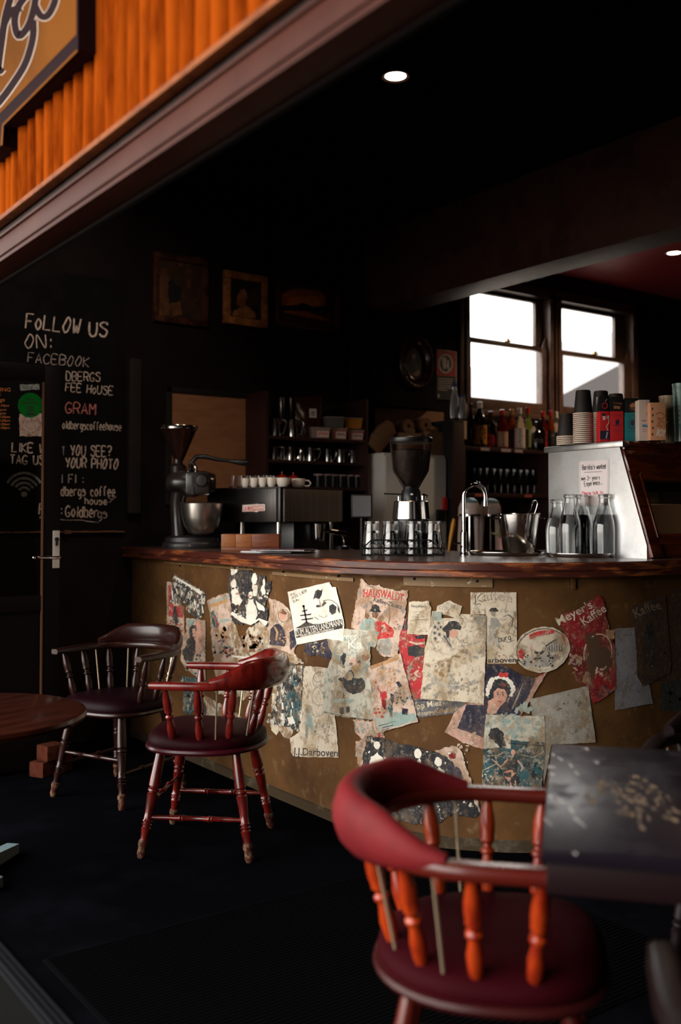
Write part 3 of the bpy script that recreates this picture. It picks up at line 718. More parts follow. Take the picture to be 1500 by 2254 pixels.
red_ink = M('red print', (.55, .02, .02), .4); white_enamel = M('white enamel', (.72, .68, .62), .35); dark_ink = M('black print', (.012, .011, .012), .6)
sh.poly([(533, 1110), (585, 1107), (585, 1126), (533, 1128)], 0, 0).poly([(534.5, 1112), (584, 1109), (584, 1124.5), (534.5, 1126.5)], 1, 3)
sh.text('LA MARZOCCO', (537, 1124), (582, 1121.5), 10, 2, 6, bold=.02); sh.line([(536, 1125.4), (583, 1123)], 1, 2, 6)
attach(sh.mesh('badge', [chrome, white_enamel, red_ink]), em)
cup_m = M('white glazed china', (.8, .74, .66), .15, spec=.6, coat=.3)
TZ = .94 + mz + .2
def along(px, P, d):                     # the point of the line P + s d seen at column px
    a = (px - 750) / F_PX; w = _Rt - _Fw * a; q = P - EYE; return P + d * (-q.dot(w) / d.dot(w))
def cup(r, h, loc, lab, handle, rz=0):
    c = thing('coffee_cup', lab, 'cup', loc, rz, 'white cups on the coffee machine')
    MB().lathe([(0, .003), (r * .55, .003), (r * .58, 0), (r * .7, .004), (r * .92, h * .4), (r, h), (r * .95, h), (r * .86, h * .4), (r * .6, .008), (0, .007)], 22).build('bowl', cup_m, c)
    if handle: MB().tube([(r * .9, 0, h * .8), (r + .02, 0, h * .78), (r + .032, 0, h * .5), (r + .02, 0, h * .2), (r * .85, 0, h * .22)], .0045, 8).build('handle', cup_m, c)
for k, px in enumerate((541, 560, 579, 598)):
    p = along(px, EC + EX * .06, EYv); cup(.026, .056, (p.x, p.y, TZ), 'small white espresso cup on the coffee machine, number %s from the left' % ('one', 'two', 'three', 'four')[k], False)
for k, px in enumerate((624, 657)):
    p = along(px, EC + EYv * .06, EX); cup(.041, .054, (p.x, p.y, TZ), ('wide white cup fifth in the row on the coffee machine', 'wide white cup with its handle pointing right, last on the coffee machine')[k], k == 1, RZ)
def tumbler(nm, lab, loc, r0, r1, h, grp, inv=False, cat='glass', mat_=None):
    m = MB(); pr = [(0, 0), (r0, 0), (r1, h), (r1 - .0025, h), (r0 - .002, .012), (0, .01)]
    if inv: pr = [(r, h - z) for r, z in pr]
    m.lathe(pr, 20); o = m.build(nm, mat_ or glass_m); o.location = loc; return tag(o, lab, cat, grp)
k = 0
first = None
for px, x in ((512, .08), (529, .12), (548, .14), (566, .16), (584, .18), (600, .2)):
    p = along(px, EC + EX * x, EYv); lab = 'small clear glass behind the cups on the coffee machine'
    if first is None: first = tumbler('drinking_glass', lab, (p.x, p.y, TZ), .022, .027, .075, 'glasses on the coffee machine')
    else: dup(first, (p.x, p.y, TZ))
for px, x in ((621, .2), (646, .2)):
    p = along(px, EC + EYv * x, EX); o = MB().ball((0, 0, .045), .038, 16).lathe([(0, .07), (.004, .08), (.003, .1), (0, .1)], 6).build('tomato', M('red tomato', (.3, .01, .005), .35)); o.location = (p.x, p.y, TZ)
    tag(o, 'red tomato on the coffee machine %s the wide cups' % ('left behind' if px < 630 else 'right behind'), 'tomato')
# wooden knock box
oak = M('orange oiled wood', (.3, .105, .03), .4, col2=(.2, .06, .018), scale=7, stretch=(1, 6, 6)); walnut = M('reddish wood', (.2, .055, .02), .4, col2=(.13, .032, .012), scale=7, stretch=(1, 6, 6))
p = bar_at(553, 1213); kb = thing('knock_box', 'low orange wooden knock box on the bar before the coffee machine', 'wooden box', p + Vector((.05, .08, 0)), RZ - .02)
MB().b2((-.152, -.07, 0), (.152, .07, .018), .003).build('base', walnut, kb)
for a, b2, mm in ((-.152, -.076, oak), (-.075, .008, oak), (.009, .152, walnut)): MB().b2((a, -.072, .018), (b2, .072, .088), .003).build('board', mm, kb)
# magazines
page = M('white paper pages', (.66, .64, .62), .7); 
def magazine(lab, px, py, z, rz, cols, w=.27, d=.2, h=.007):
    q = bar_at(px, py, z); t = thing('magazine', lab, 'magazine', q, rz, 'magazines on the bar')
    MB().box((0, 0, h / 2), (w - .004, d - .004, h * .8)).build('pages', page, t)
    MB().box((0, 0, h - .0006), (w, d, .0012)).box((0, 0, .0006), (w, d, .0012)).box((-w / 2, 0, h / 2), (.0015, d, h)).build('cover', cols, t)
magazine('lower magazine of the pile on the bar, pale cover', 600, 1215, CT, RZ - .28, M('pale blue cover', (.45, .5, .6), .35, col2=(.5, .12, .15), scale=18, thr=(.52, .54)))
magazine('middle magazine of the pile on the bar, blue cover', 632, 1213, CT + .007, RZ - .12, M('blue printed cover', (.05, .06, .16), .3, col2=(.4, .08, .1), scale=20, thr=(.55, .57)))
magazine('topmost magazine of the pile on the bar, red and navy cover', 622, 1211, CT + .014, RZ - .2, M('navy and red cover', (.03, .03, .07), .3, col2=(.5, .1, .14), scale=16, thr=(.53, .55)), h=.005)
# small screen on a stand
sc = thing('order_screen', 'small grey square screen on a stand right of the coffee machine', 'screen', (3.56, 4.72, .94), RZ)
MB().lathe([(0, 0), (.07, 0), (.07, .012), (.012, .02), (.011, .36)], 20).build('stand', black_plastic, sc)
MB().box((0, -.01, .43), (.125, .016, .14), .004, Matrix.Identity(4)).build('case', black_plastic, sc)
MB().box((0, -.0195, .43), (.108, .003, .122)).build('screen_glass', M('dull grey screen', (.16, .165, .18), .2, spec=.6), sc)
# dark jug beside the machine
jg = thing('milk_jug', 'dark milk jug under the right end of the coffee machine', 'jug', (3.32, 4.59, .94), RZ)
MB().lathe([(0, 0), (.055, 0), (.06, .05), (.045, .16), (.05, .2), (.046, .2), (.04, .16), (0, .02)], 22).build('body', M('dark steel', (.12, .11, .11), .25, 1), jg)
MB().tube([(.045, 0, .18), (.095, 0, .17), (.1, 0, .1), (.055, 0, .05)], .006, 8).build('handle', chrome, jg)
# wire rack with upturned glasses
q = bar_at(884, 1222); rk = thing('glass_rack', 'black wire rack on the bar full of upturned glasses', 'rack', (q.x, q.y, CT), RZ)
wire = M('black coated wire', (.006, .006, .006), .35)
w, d = .375, .225; m = MB()
def rect(z, k=1.0, r=.0035): m.tube([(-w / 2 * k, -d / 2 * k, z), (w / 2 * k, -d / 2 * k, z), (w / 2 * k, d / 2 * k, z), (-w / 2 * k, d / 2 * k, z)], r, 6, True)
rect(.006); rect(.036); m.build('frame', wire, rk)
m = MB(); m.tube([(-w / 2, -d / 2, .006), (-w / 2 + .004, -d / 2, .036), (-w / 2 + .045, -d / 2, .072), (w / 2 - .06, -d / 2, .072), (w / 2 - .015, -d / 2, .03), (w / 2, -d / 2, .006)], .0035, 6); m.build('handle', wire, rk)
m = MB(); m.tube([(-w / 2, d / 2, .006), (-w / 2 + .045, d / 2, .072), (w / 2 - .06, d / 2, .072), (w / 2, d / 2, .006)], .0035, 6); m.build('handle', wire, rk)
m = MB()
for k in range(19): x = -w / 2 + w * k / 18; m.tube([(x, -d / 2, .006), (x, d / 2, .006)], .0018, 5)
for sx_ in (-1, 1):
    for sy_ in (-1, 1): m.tube([(sx_ * w / 2, sy_ * d / 2, .0), (sx_ * w / 2, sy_ * d / 2, .06)], .003, 6)
m.build('wires', wire, rk)
Rz = Matrix.Rotation(RZ, 3, 'Z'); first = None
cn = ('first', 'second', 'third', 'last')
for row in range(2):
    for c_ in range(4):
        for lv in range(2):
            x = -.138 + c_ * .094 + (0, -.006, .006, 0)[c_]; y = -.052 + row * .102
            loc = q + Rz @ Vector((x, y, 0)); loc.z = CT + .0085 + lv * .043
            lab = '%s upturned glass in the %s pile of the %s row in the wire rack' % (('lower', 'upper')[lv], cn[c_], ('front', 'back')[row])
            if first is None: first = tumbler('tumbler', lab, loc, .032, .0425, .106, 'upturned glasses in the rack', True)
            else: dup(first, loc, None, lab)
# espresso grinder with bean hopper
g = thing('bean_grinder', 'espresso grinder with clear hopper full of dark beans in the middle of the bar', 'grinder', (3.06, 3.665, CT), RZ)
MB().lathe([(0, 0), (.088, 0), (.09, .01), (.088, .145), (.084, .165), (0, .165)], 32, Matrix.Diagonal((1, 1.1, 1, 1))).build('body', black_plastic, g)
MB().lathe([(.086, .165), (.09, .168), (.082, .25), (.078, .254), (0, .254)], 32).build('steel_collar', steel, g)
MB().lathe([(0, .254), (.048, .254), (.045, .3), (.038, .312), (.038, .322), (0, .322)], 24).build('neck', black_plastic, g)
hop = MB().lathe([(.036, .315), (.04, .318), (.086, .398), (.101, .53), (.099, .53), (.084, .4), (.038, .322)], 36).build('hopper', M('smoky clear plastic', (.82, .76, .73), .03, trans=1, ior=1.1, spec=.7), g)
MB().lathe([(.0, .532), (.102, .532), (.104, .536), (.103, .553), (.098, .558), (0, .56)], 36).build('lid', black_plastic, hop)
bean_m = M('roasted coffee beans', (.035, .014, .008), .35, col2=(.012, .005, .003), scale=90, thr=(.4, .55), bump=1, bscale=110)
MB().lathe([(0, .324), (.034, .324), (.082, .402), (.0935, .492), (.06, .5), (0, .505)], 36).build('beans', bean_m, hop)
m = MB(); m.tube([(-.04, -.02, .285), (-.13, -.03, .288)], .0035, 6); m.build('lever', black_plastic, g)
m = MB(); m.lathe([(0, 0), (.012, 0), (.014, .02), (0, .022)], 12, Matrix.Translation((.055, -.05, .258))); m.tube([(.05, -.05, .285), (.075, -.05, .275)], .006, 8); m.lathe([(0, 0), (.008, 0), (.008, .02), (0, .022)], 12, Matrix.Translation((-.06, -.05, .254))); m.build('adjusting_screw', chrome, g)
MB().box((0, -.046, .285), (.012, .006, .008)).build('button', white_enamel, g)
m = MB(); m.box((0, -.12, .1), (.05, .06, .03), .008); m.tube([(0, -.12, .04), (0, -.14, .02)], .02, 8); m.build('spout', black_plastic, g)
# swan neck tap
q = bar_at(1022, 1222); tp = thing('tap', 'chrome swan neck tap standing on the bar', 'tap', q, RZ)
MB().lathe([(0, 0), (.02, 0), (.02, .006), (.0165, .01), (.0165, .108), (.013, .112), (0, .112)], 20).build('base', chrome, tp)
pts = [(0, 0, .1), (0, 0, .2), (0, 0, .272)] + [(.05 - .05 * math.cos(PI * k / 12), 0, .272 + .055 * math.sin(PI * k / 12)) for k in range(1, 13)] + [(.1, 0, .24)]
m = MB(); m.tube(pts, .0095, 12); m.lathe([(.011, 0), (.011, .02), (0, .02)], 12, Matrix.Translation((.1, 0, .228))); m.build('spout', chrome, tp)
MB().tube([(.06, 0, .345), (.075, 0, .342), (.095, 0, .325), (.107, 0, .295), (.11, 0, .262)], .0028, 6).box((.066, 0, .335), (.005, .005, .02)).build('dispensing_lever', chrome, tp)
MB().tube([(-.014, 0, .055), (-.045, 0, .055)], [.004, .006], 8).build('handle', chrome, tp)
# round steel trays
def tray(lab, px, py, r):
    q = bar_at(px, py); o = MB().lathe([(0, .001), (r - .02, .001), (r - .012, .003), (r - .004, .016), (r, .018), (r, .014), (r - .008, .0), (0, 0)][::-1], 56).build('round_tray', steel); o.location = q
    return tag(o, lab, 'tray', 'round trays on the bar')
tray('round steel tray under the ice bucket', 1117, 1221.5, .178)
q = bar_at(1143, 1221.5); ib = thing('ice_bucket', 'tapered steel ice bucket on a round tray', 'ice bucket', (q.x, q.y, CT + .0015), RZ)
MB().lathe([(0, .001), (.068, 0), (.072, .004), (.099, .187), (.1025, .19), (.1, .193), (.0975, .188), (.07, .008), (0, .006)], 44).build('bucket', M('polished bucket steel', (.68, .64, .6), .13, 1, bump=.12, bscale=24), ib)
for sx_, mm in ((-1, chrome), (1, black_plastic)):
    m = MB(); m.tube([(sx_ * .094, -.015, .168), (sx_ * .115, -.012, .168), (sx_ * .12, 0, .168), (sx_ * .115, .012, .168), (sx_ * .094, .015, .168)], .0035, 8); m.build('handle', mm, ib)
ice = MB(); 
for k in range(26):
    a = random.uniform(0, 6.28); r = .07 * math.sqrt(random.random()); ice.box((0, 0, 0), (.028, .028, .028), .004, Matrix.Translation((r * math.cos(a), r * math.sin(a), .11 + random.uniform(0, .035))) @ Matrix.Rotation(random.random() * 3, 4, Vector((random.random(), random.random(), 1))))
io = ice.build('ice_cubes', M('ice', (.95, .97, 1), .1, trans=1, ior=1.31)); io.location = (q.x, q.y, CT + .0015); tag(io, 'ice cubes heaped in the steel bucket', 'ice', None, 'stuff')
tg = thing('tongs', 'wire tongs leaning in the ice bucket', 'tongs', Vector((q.x, q.y, CT + .1)) + Rz @ Vector((.03, 0, 0)), RZ)
for y in (-.012, .012):
    MB().tube([(-.02, y, -.02), (.012, y, .08), (.028, y, .13), (.038, y * .9, .152), (.05, y * .6, .155), (.058, 0, .14), (.05, 0, .11), (.034, 0, .07)], .0025, 6).build('arm', chrome, tg)
# milk bottles with water
tray('round steel tray under the glass bottles', 1280, 1225, .155)
BP = [(.0, 0), (.046, 0), (.05, .006), (.05, .125), (.047, .15), (.036, .19), (.026, .225), (.0225, .245), (.0225, .258), (.0265, .261), (.0265, .272), (.024, .276)]
BI = [(.021, .276), (.0195, .245), (.023, .226), (.033, .19), (.044, .15), (.047, .125), (.047, .01), (0, .007)]
bo = None; q0 = bar_at(1284, 1225)
WPR = [(0, .0075), (.0465, .0105), (.0465, .125), (.0435, .149), (.034, .185), (.0, .185)]
for dx, dy, k, lab in ((-.07, -.05, 1, 'clear glass bottle front left on the round tray'), (.078, -.07, 1, 'clear glass bottle front right on the round tray, nearest the camera'), (-.002, .01, 1.0, 'clear glass bottle in the middle of the tray behind the front two'),
                       (-.105, .055, .92, 'shorter glass bottle at the back left of the tray'), (.03, .1, .98, 'glass bottle at the back of the tray under the paper note'), (.118, .035, .92, 'shorter glass bottle at the back right of the tray')):
    v = q0 + Rz @ Vector((dx, dy, 0)); v.z = CT + .002
    if bo is None:
        bo = thing('glass_bottle', lab, 'bottle', v, 0, 'glass bottles on the tray')
        MB().lathe(BP + BI, 32).build('bottle', frost_glass, bo); MB().lathe(WPR, 32).build('water', water_m, bo); o = bo
    else: o = dup(bo, v, None, lab)
    o.scale = (1, 1, k)
# ---------------------------------------------------------------- cake display case
ca = math.radians(-5); DC = thing('display_case', 'wood framed glass cake case with aluminium end panel on the bar', 'display case', (3.521, 2.663, CT), ca)
cher = M('orange brown varnished wood', (.09, .016, .004), .2, spec=.5, col2=(.04, .007, .002), scale=6, stretch=(1, 5, 5), coat=.4)
alu = M('scuffed aluminium sheet', (.66, .66, .66), .3, .95, col2=(.47, .48, .5), scale=7, thr=(.35, .7), detail=10, rough2=.42, col3=(.3, .3, .31), thr3=(.62, .75), scale3=50)
def sidepoly(x, th, pts): return [(x, th)] + pts
PR = [(0, 0), (0, .055), (.15, .485), (.6, .485), (.6, 0)]
YZ = Matrix(((0, 0, 1, 0), (1, 0, 0, 0), (0, 1, 0, 0), (0, 0, 0, 1)))
MB().prism(PR, .004, YZ).build('end_panel', alu, DC)
MB().b2((-.012, .12, .482), (.03, .62, .51), .006).build('top_trim', dull_steel, DC)
CW = .62
MB().b2((.03, .12, .484), (CW, .62, .508), .003).build('top_board', cher, DC)
sl = math.atan2(.15, .43); FR = Matrix.Translation((0, 0, .055)) @ Matrix.Rotation(-sl, 4, 'X'); hh = math.hypot(.15, .43)
m = MB(); m.b2((.006, -.012, -.055), (.075, .02, hh), .004, FR); m.b2((CW - .06, -.012, 0), (CW, .02, hh), .004, FR); m.b2((.006, -.012, 0), (CW, .02, .05), .004, FR); m.b2((.006, -.014, hh - .12), (CW, .02, hh - .0), .004, FR); m.b2((.006, -.02, hh - .02), (CW, .02, hh), .004, FR); m.b2((.07, -.018, hh - .16), (CW, .01, hh - .12), .006, FR); m.b2((.062, -.018, .03), (.075, .012, hh - .13), .003, FR)
m.b2((.005, 0, 0), (CW, .03, .06), .003); m.build('front_frame', cher, DC)
MB().b2((.07, 0, .045), (CW - .05, .004, hh - .13), 0, FR).build('front_glass', M('case glass', (1, 1, 1), 0, trans=1, ior=1.0, spec=.6), DC)
MB().b2((.005, .585, 0), (CW, .6, .485)).b2((CW - .01, .16, 0), (CW, .6, .485)).b2((.005, .02, 0), (CW, .8, .012)).build('inner_back', black_matt, DC)
MB().b2((.02, .12, .235), (CW - .01, .55, .243)).build('shelf', M('glass shelf', (.75, .9, .85), .05, trans=.8, ior=1.3), DC)
MB().b2((.02, .2, .36), (CW - .01, .235, .375), .003).build('light_strip', M('grey metal strip', (.55, .55, .55), .3, .5), DC)
for x in (.16, .185): MB().ball((x, .3, .15 + (x - .16) * .35), .008, 10).build('bulb_glint', M('warm bulb glint', (1, .55, .25), .5, emit=18), DC)  # glowing balls put in for the warm glint of a reflected bulb
lp = bpy.data.lights.new('added case glow', 'POINT'); lp.energy = 5; lp.color = (1, .5, .2); lp.shadow_soft_size = .03; lo = bpy.data.objects.new('added_case_light', lp); COL.objects.link(lo); lo.parent = DC; lo.location = (.2, .3, .2)  # added point light that brightens the inside of the case
RD = Matrix.Rotation(ca, 3, 'Z')
def dc(x, y, z): return Vector((3.521, 2.663, CT)) + RD @ Vector((x, y, z))
for k, (x, w_, h_) in enumerate(((.07, .06, .045), (.15, .1, .05), (.3, .18, .05))):
    o = MB().box((0, 0, h_ / 2), (w_, .12, h_), .004).build('cake_box', M('white card', (.72, .66, .56), .6)); o.location = dc(x + w_ / 2 - .02, .24, .2435); o.rotation_euler = (0, 0, ca)
    tag(o, '%s white card cake box on the glass shelf inside the case' % ('small', 'middle', 'long')[k], 'cake box', 'cake boxes in the display case')
# paper note taped to the end panel
class SlantPlane:
    def __init__(s): s.o = dc(0, 0, 0); s.u = RD @ Vector((0, 1, 0)); s.n = RD @ Vector((1, 0, 0))
    def hit(s, px, py):
        d = ray(px, py); p = EYE + d * ((s.o - EYE).dot(s.n) / d.dot(s.n)); return ((s.o - p).dot(s.u), p.z)
    def to3(s, a, b, o): q = s.o - s.u * a - s.n * o; return (q.x, q.y, b)
V7 = (1160, 820, 4.412); note_p = M('white paper note', (.72, .66, .68), .6); biro = M('black marker', (.015, .014, .02), .6); redpen = M('red marker', (.6, .06, .1), .6)
film = M('plastic sleeve', (.62, .6, .6), .12, spec=.7)
sh = Sheet(SlantPlane(), V7, .001)
sh.poly([(505, 870), (805, 835), (800, 1290), (520, 1300)], 3, 0, 2, 40); sh.poly([(528, 862), (788, 848), (782, 1282), (530, 1290)], 0, 3)
sh.hand("Barista's wanted", (545, 945), (770, 932), 46, 5.5, 1, 6); sh.line([(560, 970), (735, 962)], 4, 1, 6)
sh.hand('min 2+ years', (536, 1048), (712, 1036), 36, 5, 1, 6); sh.hand('Experience...', (566, 1104), (740, 1086), 44, 5, 1, 6); sh.hand('Please talk to', (543, 1190), (742, 1178), 32, 5, 2, 6)
sh.mesh('paper_note', [note_p, biro, redpen, film], None, None, .00012, 'handwritten job note in a plastic sleeve on the aluminium panel', 'note')
# ---------------------------------------------------------------- paper cups and cartons on the case
cupb = M('matt black paper cup', (.009, .008, .009), .6); cupw = M('cream paper cup rim', (.62, .52, .44), .55)
TP = CT + .511
def paper_cup(loc, lab, grp):
    t = thing('paper_cup', lab, 'paper cup', loc, 0, grp)
    MB().lathe([(.0, .108), (.029, .108), (.030, .11), (.033, .106), (.043, .004), (.041, .004), (.0315, .1), (0, .104)], 22).build('wall', cupb, t)
    MB().lathe([(.0425, 0), (.046, 0), (.0468, .003), (.0455, .0058), (.043, .006), (.0425, 0)], 22).build('rim', cupw, t)
    return t
proto = None
for px, D, n, nm in ((1248, 4.62, 5, 'short stack at the left end of the case'), (1285, 4.52, 16, 'tall cream rimmed stack on the case'), (1324, 4.75, 19, 'tall stack behind the red tea tin'), (1357, 4.72, 17, 'stack behind the red box')):
    v = dep(px, 975, D); v.z = TP
    for k in range(n):
        lab = 'black paper cup, %s of the %s' % ('topmost' if k == n - 1 else 'one', nm)
        loc = (v.x, v.y, TP + .0088 * k)
        if proto is None: proto = paper_cup(loc, lab, 'paper cups in the ' + nm)
        else: dup(proto, loc, None, lab, 'paper cups in the ' + nm)
tin_red = M('bright red printed card', (.5, .018, .022), .4); teal_m = M('teal printed card', (.012, .15, .17), .4); navy = M('navy print', (.015, .02, .05), .4); goldp = M('copper print', (.3, .12, .04), .35)
carton_w = M('white carton', (.5, .42, .38), .5); carton_o = M('peach carton', (.5, .24, .13), .5); blue_p = M('blue print', (.05, .2, .33), .5)
class Face:                              # the face of a box that looks at the camera
    def __init__(s, P): s.P = P
    def hit(s, px, py):
        d = ray(px, py); n = _Fw; p = EYE + d * ((s.P - EYE).dot(n) / d.dot(n)); return ((p - s.P).dot(_Rt), p.z)
    def to3(s, a, b, o): q = s.P + _Rt * a - _Fw * o; return (q.x, q.y, b)
def carton(nm, lab, cat, x0, x1, yt, ym, D, low, top, art):
    a = dep(x0, 960, D); b_ = dep(x1, 960, D); w_ = (b_ - a).length; c = (a + b_) / 2; zt = dep((x0 + x1) / 2, yt, D).z - TP; zm = dep((x0 + x1) / 2, ym, D).z - TP
    t = thing(nm, lab, cat, c + _Fw * .03 + Vector((0, 0, TP - c.z)), RZ)
    MB().b2((-w_ / 2, -.03, 0), (w_ / 2, .03, zm), .002).build('carton', low, t)
    if top: MB().b2((-w_ / 2, -.03, zm), (w_ / 2, .03, zt), .002).build('lid', top, t)
    f = Sheet(Face(c), base=.0006); art(f)
    allt = f.t
    for nm2, sel in (('print', lambda q: q[0][1] < TP + zm), ('lid_print', lambda q: q[0][1] >= TP + zm)):
        f.t = [q for q in allt if sel(q)]
        if f.t: attach(f.mesh(nm2, ART), t)
    return t
ART = [dark_ink, goldp, tin_red, cupw, blue_p, navy]
def a1(f): f.ring((1332, 893), 6, 6, 1.6, 2); f.line([(1333, 884), (1337, 878)], 1, 3); f.ell((1330, 913), 5, 3, 0); f.poly([(1327, 916), (1334, 915), (1333, 924), (1328, 925)], 3); f.line([(1336, 922), (1340, 915), (1341, 930), (1336, 938), (1339, 948)], 1.6, 3); f.poly([(1322, 948), (1342, 948), (1342, 967), (1322, 967)], 5); f.line([(1338, 951), (1335, 965)], 3, 3)
carton('tea_tin', 'bright red tea tin with navy foot on the case', 'tin', 1321, 1342.5, 871, 905, 4.42, tin_red, black_plastic, a1)
def a2(f):
    f.line([(1346, 879), (1371, 880), (1371, 902), (1346, 902), (1346, 879)], .6, 0, 0, False); f.text('COFFEE', (1350, 889), (1370, 891), 4, 1); f.ell((1360, 897), 8, 3.4, 1, 0, 0, 20, .3); f.text('CO', (1352, 896), (1358, 896), 3, 3)
    f.ell((1360, 929), 4, 6, 5, 0, 0, 14, .15); f.line([(1352, 934), (1356, 938), (1360, 936), (1365, 938), (1369, 933)], 1.2, 5); f.text('COFFEE', (1351, 917), (1369, 917), 3, 5, arch=1.5); f.line([(1351, 946), (1369, 946)], .8, 5); f.line([(1354, 950), (1366, 950)], .8, 5)
carton('coffee_box', 'red coffee box with black top on the case', 'box', 1344, 1373.5, 873, 905, 4.42, tin_red, black_plastic, a2)
def a3(f):
    f.line([(1381, 880), (1404, 881), (1404, 904), (1381, 904), (1381, 880)], .6, 0, 0, False); f.poly([(1386, 893), (1392, 887), (1400, 888), (1398, 896), (1389, 897)], 1); f.text('TEA', (1386, 902), (1400, 902), 3.5, 1)
    f.ring((1393, 932), 9, 10, 1, 0); f.ell((1393, 931), 5, 7, 5, 0, 0, 14, .15); f.line([(1384, 941), (1393, 945), (1402, 941)], 1.2, 5); f.line([(1384, 950), (1402, 950)], .8, 5); f.text('COFFEE', (1385, 918), (1402, 918), 3, 5, arch=1.5)
carton('coffee_box', 'teal coffee box with black top on the case', 'box', 1376.5, 1408, 876, 908, 4.42, teal_m, black_plastic, a3)
def a4(f): f.text('MILK', (1414, 928), (1424, 928), 4, 0); f.poly([(1415, 934), (1428, 935), (1428, 941), (1415, 940)], 4); f.line([(1414, 945), (1428, 946)], .7, 0); f.line([(1415, 950), (1425, 950)], .7, 0); f.line([(1423, 884), (1428, 900), (1424, 915)], 1, 1)
carton('milk_carton', 'white milk carton with blue square on the case', 'carton', 1408, 1432, 880, 880, 4.36, carton_w, None, a4)
def a5(f):
    f.text('SOY', (1446, 938), (1466, 944), 16, 1, bold=.03); f.text('BOY', (1445, 958), (1464, 962), 15, 3, bold=.03); f.line([(1445, 912), (1454, 908), (1464, 915), (1458, 922), (1447, 920)], 3, 1)
    for k in range(5): f.ell((1437 + k % 2, 900 + k * 14), 1.6, 3, 0)
carton('soy_carton', 'peach soy milk carton with big lettering on the case', 'carton', 1433, 1467, 886, 886, 4.32, carton_o, None, a5)
stripe = M('cream plastic cup', (.42, .33, .22), .3, col2=(.2, .14, .08), scale=30, stretch=(3, 3, .1), thr=(.45, .55))
for px, D, yt, r, lab, mm in ((1470, 4.5, 872, .034, 'stack of cream ribbed cups behind the soy carton', stripe), (1500, 4.42, 845, .034, 'tall stack of pale green cups at the right edge', M('pale green cup', (.2, .32, .3), .2, col2=(.02, .04, .04), scale=26, stretch=(3, 3, .1), thr=(.45, .55)))):
    v = dep(px, 960, D); zt = dep(px, yt, D).z - TP; m = MB(); pr = [(0, 0), (r * .9, 0)]
    for k in range(9): z = zt * (.3 + .7 * k / 9); pr += [(r * (.93 + .01 * k), z), (r * (.97 + .01 * k), z + .003)]
    m.lathe(pr + [(r * 1.08, zt), (0, zt)], 24); o = m.build('cup_stack', mm); o.location = (v.x, v.y, TP); tag(o, lab, 'cups')
# ================================================================ back wall
gilt = M('worn gilt frame', (.5, .19, .06), .45, col2=(.25, .09, .03), scale=20)
dark_frame = M('dark carved frame', (.09, .032, .016), .35, col2=(.03, .01, .006), scale=16)
def oil(n, a, b, sc_=6, thr=(.4, .62)): return M(n, a, .5, col2=b, scale=sc_, thr=thr, detail=8)
def framed(lab, x0, x1, z0, z1, fw, fm, mats, art, dp=.03):
    t = thing('framed_picture', lab, 'picture', ((x0 + x1) / 2, 5.6, (z0 + z1) / 2), 0, 'framed pictures on the back wall'); o = t.location
    for nm_, k0, k1, y0, y1 in (('frame', 0, 1, 5.6 - dp, 5.6), ('inner_moulding', .62, 1.12, 5.6 - dp * .75, 5.6)):
        m = MB(); a, b = fw * k0, fw * k1
        for p_, q_ in (((x0 + a, z0 + a), (x1 - a, z0 + b)), ((x0 + a, z1 - b), (x1 - a, z1 - a)), ((x0 + a, z0 + b), (x0 + b, z1 - b)), ((x1 - b, z0 + b), (x1 - a, z1 - b))): m.b2((p_[0], y0, p_[1]), (q_[0], y1, q_[1]), .004)
        m.build(nm_, fm if nm_ == 'frame' else dark_frame, t, o)
    MB().b2((x0 + fw, 5.59, z0 + fw), (x1 - fw, 5.6, z1 - fw)).build('backing', black_matt, t, o)
    s = Sheet(PlaneY(5.59), (300, 520, 3), .001); art(s); s.mesh('painting', mats, t)
def pa1(s):
    s.poly([(118, 115), (440, 140), (430, 580), (105, 565)], 0, 0); s.poly([(120, 215), (220, 215), (215, 400), (240, 530), (118, 520)], 1, 2, 6); s.poly([(232, 420), (290, 430), (300, 520), (240, 525)], 2, 4, 5); s.poly([(210, 300), (240, 290), (300, 350), (290, 430), (215, 440)], 3, 6, 6)
    s.poly([(275, 140), (310, 140), (305, 195), (280, 200)], 2, 4, 4); s.poly([(325, 140), (360, 145), (350, 200), (330, 195)], 1, 4, 4); s.poly([(330, 215), (365, 220), (362, 345), (332, 345)], 1, 4, 4); s.poly([(120, 435), (170, 430), (165, 525), (118, 525)], 2, 4, 5); s.line([(355, 445), (400, 420)], 8, 1, 5)
framed('large dark interior painting in a brown frame, left on the back wall', 2.613, 2.99, 2.505, 2.931, .034, dark_frame, [oil('dark brown oil paint', (.03, .016, .01), (.07, .03, .016)), oil('brown oil paint', (.14, .055, .022), (.05, .02, .01), 12), oil('ochre oil paint', (.2, .085, .03), (.1, .035, .015), 14), black_matt], pa1)
def pa2(s):
    s.poly([(605, 275), (810, 280), (815, 565), (612, 560)], 0, 0); s.poly([(730, 400), (805, 300), (812, 440), (740, 460)], 3, 1, 5)
    s.poly([(690, 350), (725, 360), (735, 400), (720, 450), (760, 480), (795, 540), (640, 545), (630, 510), (690, 465), (660, 450), (665, 400)], 1, 2, 4); s.ell((710, 370), 17, 22, 2, 4); s.poly([(640, 490), (720, 470), (780, 500), (790, 540), (640, 543)], 2, 5, 4)
framed('small portrait of a seated woman in pale dress, gilt frame', 3.104, 3.429, 2.548, 2.89, .047, gilt, [oil('black oil paint', (.015, .01, .008), (.03, .018, .012)), oil('flesh oil paint', (.34, .13, .05), (.2, .07, .025), 12), oil('pale orange oil paint', (.42, .18, .07), (.26, .09, .03), 16), oil('dull green oil paint', (.08, .04, .015), (.03, .018, .01))], pa2)
